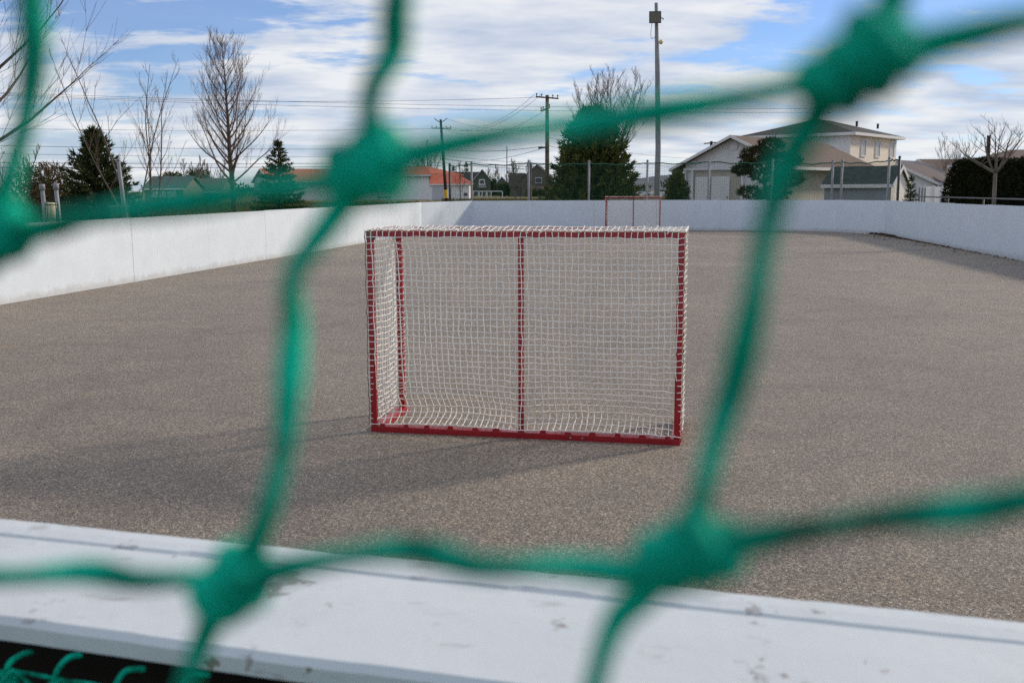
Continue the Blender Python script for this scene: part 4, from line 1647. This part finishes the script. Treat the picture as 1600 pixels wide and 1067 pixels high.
bare_tree('little bare sapling in front of the white garage', B(718, 70), 3.4, .045, 9, .8, 1.5, 43, BARK_G, TWIG, tw=.012, first=.35, up_=.8, dens=(5, 3))
bare_tree('twiggy bare shrub tree in front of the grey brown house', B(808, 74), 3.6, .05, 10, .7, 1.9, 44, BARK_G, TWIG_G, fork=3, tw=.013, first=.25, up_=.8, dens=(6, 5))
for k, (px, Y, hh, txt) in enumerate([(648, 215, 11.0, 'bare tree behind the hall roof, leftmost of the row'), (661, 218, 11.8, 'bare tree behind the hall roof, tallest of the row'),
                                      (675, 216, 10.2, 'bare tree behind the garage roof, rightmost of the row'), (765, 330, 9.5, 'faint bare tree right of the green gabled house'),
                                      (786, 340, 10.0, 'faint bare tree above the small grey house'), (316, 150, 6.5, 'faint bare tree behind the brown house on the left'),
                                      (293, 160, 7.0, 'faint bare tree left of the brown house on the left'), (340, 170, 7.2, 'faint bare tree close to the tall tree trunk'),
                                      (18, 62, 4.6, 'scrubby bare tree at the left edge, lower corner'), (48, 66, 4.4, 'scrubby bare tree next to the left edge')]):
    bare_tree(txt, B(px, Y), hh, .012 * hh, 12, .7, hh * .42, 60 + k, BARK_G, TWIG_G, 'distant bare trees', tw=.00016 * Y + .004, first=.2, up_=.9, dens=(5, 4), fork=2)


def needle_sprays(mb, rng, p, d, ln, wd, n):
    for k in range(n):
        s = Vector((rng.gauss(0, 1), rng.gauss(0, 1), rng.gauss(0, 1)))
        dd = (d + s * .45).normalized()
        sd = dd.cross(Vector((rng.gauss(0, 1), rng.gauss(0, 1), rng.gauss(0, 1)))).normalized()
        l_ = ln * rng.uniform(.6, 1.3)
        q = p + s * (wd * .4)
        mb.tri(q - sd * wd * .5, q + sd * wd * .5, q + dd * l_)


def conifer(label, base, H_, R_, levels, per, seed, m, droop=-.15, curl=.35, power=.85, z0=.02, name='spruce_tree', spray=(.22, .07), dens=9, group=None, rough=.25, top=1.0):
    rng = random.Random(seed)
    root = thing(name, label, 'tree', tuple(base), group)
    mb = MB()
    mb.tube([Vector(base), Vector(base) + UP * H_ * .5, Vector(base) + UP * H_ * .97], [.035 * H_, .02 * H_, .004], 7)
    mb.build('trunk', BARK, root, True)
    cb = MB()
    for lv in range(levels):
        f = (lv + rng.uniform(-.3, .3)) / levels
        f = max(0, min(1, f))
        z = z0 * H_ + (H_ * (1 - z0)) * f
        rr = R_ * max(.02, (1 - f * top)) ** power
        npr = max(4, int(per * (1 - .55 * f)))
        for b in range(npr):
            a = 2 * pi * (b + rng.random()) / npr
            ln = rr * rng.uniform(1 - rough, 1 + rough * .7)
            p = Vector(base) + UP * z
            d = Vector((cos(a), sin(a), droop + (.55 * f))).normalized()
            n = max(3, int(ln / (spray[0] * .55)))
            for k in range(n):
                fk = (k + .5) / n
                q = p + d * (ln * fk) + UP * (curl * ln * fk * fk * .5)
                if fk < .25 and rng.random() < .5:
                    continue
                needle_sprays(cb, rng, q, (d * .8 + UP * curl * fk).normalized(), spray[0], spray[1], dens)
    for k in range(30):
        needle_sprays(cb, rng, Vector(base) + UP * H_ * (1 - .004 * k), UP, spray[0] * .8, spray[1] * .6, 2)
    cb.build('crown', m, root)
    return root


conifer('dark ragged spruce at the left behind the slender bare trees', B(152, 46), 4.35, 2.05, 22, 15, 1, SPRUCE, droop=-.12, curl=.45, dens=9, spray=(.24, .075), power=.8, rough=.3)
conifer('small pointed spruce behind the left boards, right of the tall bare tree', B(437, 62), 4.55, 1.75, 20, 13, 2, SPRUCE, droop=-.2, curl=.3, dens=8, spray=(.22, .07), rough=.25)
conifer('big dark evergreen behind the netting left of the light pole', B(925, 46), 5.05, 2.15, 26, 24, 3, PINE, droop=.05, curl=.75, power=.56, dens=9, spray=(.26, .085), rough=.18)
conifer('young pointed spruce beside the white shed gable', B(1423, 43), 2.05, .52, 14, 9, 4, SPRUCE, droop=-.15, curl=.3, dens=6, spray=(.11, .035))
conifer('rounded cedar shrub at the left corner of the gabled house', B(1058, 57.5), 2.35, .8, 16, 15, 5, PINE, droop=.3, curl=.8, power=.4, dens=8, spray=(.2, .07), name='cedar_shrub')
conifer('dark conifer over the bungalow roof on the left, first of two', B(272, 150), 3.9, 2.6, 12, 12, 6, SPRUCE, droop=.1, curl=.6, power=.45, dens=7, spray=(.45, .16), group='distant conifers')
conifer('dark conifer over the brown house on the left, second of two', B(311, 155), 4.4, 2.8, 12, 12, 7, SPRUCE, droop=.1, curl=.6, power=.45, dens=7, spray=(.45, .16), group='distant conifers')
conifer('thin distant conifer above the garage roof, left one', B(709, 300), 8.4, 2.6, 14, 9, 8, SPRUCE, dens=4, spray=(.6, .2), group='distant conifers')
conifer('thin distant conifer above the garage roof, right one', B(729, 300), 9.6, 2.4, 14, 9, 9, SPRUCE, dens=4, spray=(.6, .2), group='distant conifers')
conifer('rust coloured bush behind the two capped pipes', B(84, 50), 2.75, 1.5, 14, 12, 10, LARCH, droop=.2, curl=.6, power=.5, dens=5, spray=(.2, .05), name='rust_bush')
conifer('olive brown bush left of the capped pipes', B(50, 48), 2.6, 1.3, 12, 11, 12, mat('olive_foliage', (.075, .07, .03), .9, .3, 4), droop=.2, curl=.7, power=.4, dens=5, spray=(.2, .05), name='olive_bush')


def leaf_blob(mb, rng, c, rx, ry, rz, n, size, flat=False):
    for k in range(n):
        v = Vector((rng.gauss(0, 1), rng.gauss(0, 1), rng.gauss(0, 1))).normalized()
        rad_ = rng.uniform(.55, 1.05)
        p = Vector(c) + Vector((v.x * rx, v.y * ry, v.z * rz)) * rad_
        needle_sprays(mb, rng, p, (v + UP * .6).normalized(), size, size * .35, 4)


# cloud-shaped pine in front of the gabled house
pr = random.Random(77)
pb = B(1196, 46)
pine = thing('pine_tree', 'layered dark pine in front of the gabled house porch', 'tree', tuple(pb))
mb = MB()
mb.tube([pb, pb + Vector((.1, 0, 1.0)), pb + Vector((-.1, 0, 2.0)), pb + Vector((.15, 0, 3.3))], [.12, .10, .08, .03], 8)
for q in ((-1.1, 0, 2.35), (-.75, .2, 3.0), (.9, 0, 2.6), (1.0, 0, 1.7), (-.8, 0, 1.4)):
    mb.tube([pb + Vector((0, 0, q[2] - .7)), pb + Vector((q[0] * .5, q[1], q[2] - .3)), pb + Vector(q)], [.05, .035, .015], 6)
mb.build('trunk', BARK, pine, True)
mb = MB()
for (x, z, rx, rz, n) in ((-1.05, 2.35, .48, .20, 260), (-.72, 2.62, .5, .2, 240), (-.35, 3.0, .75, .36, 520), (.2, 3.45, .6, .3, 360), (.75, 2.75, .8, .35, 460), (1.0, 1.9, .7, .3, 360), (-.1, 2.1, .7, .3, 260),
                          (-.75, 1.35, .55, .25, 200), (.3, 1.3, .8, .3, 260), (-.25, .8, .55, .25, 160)):
    leaf_blob(mb, pr, pb + Vector((x, pr.uniform(-.3, .3), z)), rx, rx, rz, n, .15)
mb.build('crown', mat('pine_shoots', (.022, .032, .011), .85, .35, 3, col2=(.06, .05, .015)), pine)

# clipped hedge
hr = random.Random(91)
h0_, h1_ = B(1464, 31.5), B(1760, 27.0)
hd_ = (h1_ - h0_)
hl = hd_.length
hd_.normalize()
hn = Vector((-hd_.y, hd_.x, 0))
hedge = thing('clipped_hedge', 'tall dark clipped hedge with rounded shoulder behind the right boards', 'hedge', tuple(h0_ + hd_ * hl / 2 + hn * .8))
HH = 2.33


def hprof(s):
    """top height and half depth along the hedge: sloping rounded end"""
    e = min(1, max(0, s / .95))
    return HH * (1 - (1 - e) ** 4.2) * (1 if s > .02 else 0) + .02 * sin(s * 2.1) + .015 * sin(s * 5.3), .78


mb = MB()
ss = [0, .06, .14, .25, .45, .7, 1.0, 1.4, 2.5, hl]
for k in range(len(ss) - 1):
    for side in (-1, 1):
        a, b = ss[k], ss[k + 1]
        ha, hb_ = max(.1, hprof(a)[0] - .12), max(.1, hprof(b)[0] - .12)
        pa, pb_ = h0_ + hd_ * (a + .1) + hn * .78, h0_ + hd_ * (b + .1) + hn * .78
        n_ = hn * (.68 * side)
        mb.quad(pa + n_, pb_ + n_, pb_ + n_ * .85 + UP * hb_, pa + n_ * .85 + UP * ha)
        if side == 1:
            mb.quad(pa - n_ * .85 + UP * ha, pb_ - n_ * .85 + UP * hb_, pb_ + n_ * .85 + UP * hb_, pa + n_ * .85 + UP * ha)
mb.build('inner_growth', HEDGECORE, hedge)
mb = MB()
for k in range(15000):
    s = hr.uniform(0, hl) if hr.random() < .8 else hr.uniform(0, 1.6)
    top = hprof(s)[0]
    rv = hr.random()
    if rv < .62:
        z = top * hr.random() ** .8
        p = h0_ + hd_ * s + hn * (.0 + .07 * z / HH + hr.uniform(-.03, .05)) + UP * z
        d = -hn + UP * .5
    elif rv < .92:
        p = h0_ + hd_ * s + hn * hr.uniform(.05, 1.5) + UP * (top - .06 + hr.uniform(-.06, .05))
        d = UP + hn * hr.uniform(-.3, .3)
    else:
        p = h0_ + hd_ * s + hn * (1.52 + hr.uniform(-.04, .04)) + UP * (top * hr.random())
        d = hn + UP * .5
    needle_sprays(mb, hr, p, d.normalized(), .085, .045, 2)
mb.build('foliage', HEDGE, hedge)

# low evergreen hedge by the grey brown house and shrubs
for (px, Y, wd, hh, lab, sd, m) in ((846, 222, 6.5, 1.7, 'low green hedge at the foot of the grey brown house', 3, PINE), (795, 240, 5.5, 3.2, 'dark bush between the mast and the grey brown house', 4, SPRUCE),
                                    (771, 264, 1.6, 4.6, 'dark shrub leaning on the right wall of the green gabled house', 5, SPRUCE)):
    rr_ = random.Random(sd)
    bs = thing('evergreen_shrub', lab, 'shrub', tuple(B(px, Y)), 'shrubs by the far houses')
    mb = MB()
    mb.tube([B(px, Y), B(px, Y) + UP * hh * .6], .12, 6)
    mb.build('stem', BARK, bs)
    mb = MB()
    for k in range(8):
        leaf_blob(mb, rr_, B(px, Y) + Vector((wd * (k / 7 - .5) * .8, rr_.uniform(-.5, .5), hh * .45)), wd / 8, .8, hh * .52, 90, .5)
    mb.build('foliage', m, bs)

# far belt of trees along the horizon: one mass
tl = random.Random(8)
mb = MB()
for k in range(150):
    x = tl.uniform(-420, 520)
    Y = tl.uniform(560, 640)
    h_ = tl.uniform(3.0, 6.2)
    for q in range(26):
        p = Vector((x + tl.gauss(0, 2.6), Y, h_ * tl.random()))
        needle_sprays(mb, tl, p, UP, 2.4, 1.3, 2)
tag(mb.build('treeline', SPRUCE, None), 'dark belt of trees far off along the horizon', 'treeline', kind='stuff')

# rough grass fringe beyond the left boards and far boards
gr = random.Random(18)
mb = MB()
for k in range(26000):
    if k < 18000:
        Y = gr.uniform(44, 120)
        px = gr.uniform(-60, 700)
    else:
        Y = gr.uniform(60, 160)
        px = gr.uniform(690, 1060)
    p = B(px, Y)
    hh = gr.uniform(.10, .30) * (1 + (Y > 70) * .35)
    wd = .0011 * Y * gr.uniform(.3, .7)
    mb.tri(p - Vector((wd, 0, 0)), p + Vector((wd, 0, 0)), p + Vector((gr.gauss(0, .10), gr.gauss(0, .1), hh)))
tag(mb.build('dry_grass', mat('dry_grass_blades', (.085, .085, .03), .95, .3, .5, col2=(.20, .145, .065)), None), 'rough half dry grass beyond the boards', 'grass', kind='stuff')

# ------------------------------------------------------------------ small things beyond the boards
# capped pipes with cream bin in a green frame
sg = thing('bin_station', 'cream bin in a green frame between two capped grey pipes on the left', 'bin', tuple(B(78, 16.6)))
for px, tp in ((67, 296), (88.5, 295)):
    a = B(px + 4, 16.6 if px < 80 else 16.8)
    top = P(px - 1, tp, 16.6)
    mb = MB()
    mb.tube([a, top], .034, 12)
    mb.build('pipe', STEEL, sg, True)
    mb = MB()
    mb.tube([top - UP * .015, top - UP * .015 + UP * .001, top + UP * .075, top + UP * .085], [.034, .046, .046, .036], 12)
    mb.build('pipe_cap', STEEL, sg, True)
q = P(72, 345, 16.4)
mb = MB()
mb.tube([P(79, 345, 16.5), P(79.5, 330, 16.5), P(79.5, 318, 16.5), P(79.5, 317, 16.5)], [.075, .082, .09, .085], 16)
mb.tube([P(80, 352, 16.5), P(79, 346, 16.5)], .075, 16)
mb.build('bin_body', CREAM, sg, True)
mb = MB()
for px in (70.5, 73, 87, 90):
    mb.tube([P(px + 2, 352, 16.35), P(px, 315.5, 16.35)], .008, 6)
for py in (320,):
    mb.tube([P(70, py, 16.35), P(91, py, 16.35)], .010, 6)
mb.build('bin_frame', GREENPAINT, sg)

lpst = thing('leaning_post', 'slim leaning grey post behind the left boards before the dark spruce', 'post', tuple(B(196, 21)))
mb = MB()
mb.tube([B(196, 21), P(191, 300, 21), P(184.5, 250, 21)], [.045, .042, .038], 10)
mb.build('post', STEEL, lpst, True)
mb = MB()
mb.tube([P(184.5, 251, 21), P(184.4, 248, 21)], [.046, .03], 10)
mb.build('cap', STEEL, lpst, True)
ub = thing('utility_cabinet', 'grey utility cabinet just behind the left boards', 'cabinet', tuple(B(180, 24)))
q = B(170.5, 24)
mb = MB(); mb.bevbox(q, B(190, 24) - q, (0, .35, 0), UP * 1.10, .012); mb.build('body', GREYBOX, ub)
mb = MB(); mb.bevbox(q + Vector((-.03, -.03, 1.10)), B(190, 24) - q + Vector((.06, 0, 0)), (0, .41, 0), UP * .04, .006); mb.build('lid', GREYBOX, ub)
mb = MB(); mb.bevbox(q + Vector((.20, -.025, .82)), (.05, 0, 0), (0, .025, 0), UP * .12, .005); mb.build('latch', DARKSTEEL, ub)


# parked cars far away
def car(label, c, yaw):
    root = thing('parked_car', label, 'car', tuple(c), 'white cars parked far behind the far goal')
    R_ = Matrix.Rotation(yaw, 3, 'Z')

    def T_(x, y, z):
        return Vector(c) + R_ @ Vector((x, y, z))
    sec = [(-2.1, .45, .75), (-2.05, .3, .95), (-1.2, .25, 1.0), (.9, .25, .98), (1.9, .3, .85), (2.15, .4, .65)]
    mb = MB()
    for i in range(len(sec) - 1):
        (x0, b0, t0), (x1, b1, t1) = sec[i], sec[i + 1]
        for s in (-.85, .85):
            q_ = [T_(x0, s, b0), T_(x1, s, b1), T_(x1, s, t1), T_(x0, s, t0)]
            mb.quad(*(q_ if s < 0 else q_[::-1]))
        mb.quad(T_(x0, -.85, t0), T_(x1, -.85, t1), T_(x1, .85, t1), T_(x0, .85, t0))
    mb.quad(T_(-2.1, .85, .45), T_(-2.1, -.85, .45), T_(-2.1, -.85, .75), T_(-2.1, .85, .75))
    mb.quad(T_(2.15, -.85, .4), T_(2.15, .85, .4), T_(2.15, .85, .65), T_(2.15, -.85, .65))
    mb.poly([T_(-.9, -.68, 1.5), T_(.2, -.68, 1.5), T_(.2, .68, 1.5), T_(-.9, .68, 1.5)])
    mb.build('body', CARWHITE, root)
    mb = MB()
    a = [T_(-1.75, -.8, .99), T_(.95, -.8, .98), T_(.95, .8, .98), T_(-1.75, .8, .99)]
    b = [T_(-.9, -.68, 1.495), T_(.2, -.68, 1.495), T_(.2, .68, 1.495), T_(-.9, .68, 1.495)]
    for i in range(4):
        mb.quad(a[i], a[(i + 1) % 4], b[(i + 1) % 4], b[i])
    mb.build('glasshouse', GLASS, root)
    for x in (-1.35, 1.35):
        for y in (-.86, .86):
            mb = MB()
            mb.tube([T_(x, y - .09, .32), T_(x, y + .09, .32)], .32, 14)
            wh = mb.build('wheel', RUBBER, root)
            mb = MB()
            mb.tube([T_(x, y - .1, .32), T_(x, y + .1, .32)], .19, 10)
            mb.build('rim', STEEL, wh)


car('white parked car left of the light pole foot, far away', B(1003, 235), rad(20))
car('white parked car right of the light pole foot, far away', B(1034, 225), rad(8))

# leaf litter along the foot of the right boards, and a dark clump at the far boards
lr = random.Random(3)
mb = MB()
dR = (RING[7] - RING[6]).normalized()
nR = Vector((dR.y, -dR.x, 0))
dC = (RING[6] - RING[5]).normalized()
for k in range(1500):
    s = abs(lr.gauss(0, 5.5))
    if lr.random() < .45:
        s = lr.uniform(-.6, 1.6) if lr.random() < .7 else lr.uniform(1, 3.2)
    base = RING[6] + (dR * s if s > 0 else dC * s)
    off = abs(lr.gauss(0, .07)) + .015
    if lr.random() < .16:
        off = lr.uniform(.03, .9) ** 1.5
    p = base + nR * off + UP * (.010 + lr.random() * (.05 if -.6 < s < 1.8 else .015) * (off < .2))
    a = lr.uniform(0, pi)
    u = Vector((cos(a), sin(a), lr.uniform(-.5, .5))) * lr.uniform(.015, .04)
    v = Vector((-sin(a), cos(a), lr.uniform(-.5, .5))) * lr.uniform(.01, .03)
    mb.quad(p - u, p - v, p + u, p + v)
tag(mb.build('leaf_litter', LITTER, None), 'dead leaves and grit along the foot of the right boards', 'litter', kind='stuff')
mb = MB()
c0 = G(1099, 359)
for k in range(160):
    p = c0 + Vector((lr.gauss(0, .07), lr.gauss(-.05, .04), abs(lr.gauss(0, .07))))
    u = Vector((lr.uniform(-1, 1), lr.uniform(-1, 1), lr.uniform(-1, 1))) * .05
    v = Vector((lr.uniform(-1, 1), lr.uniform(-1, 1), lr.uniform(-1, 1))) * .03
    mb.quad(p - u, p - v, p + u, p + v)
tag(mb.build('weed_clump', LITTER, None), 'dark dried weed clump at the foot of the far boards', 'weed')
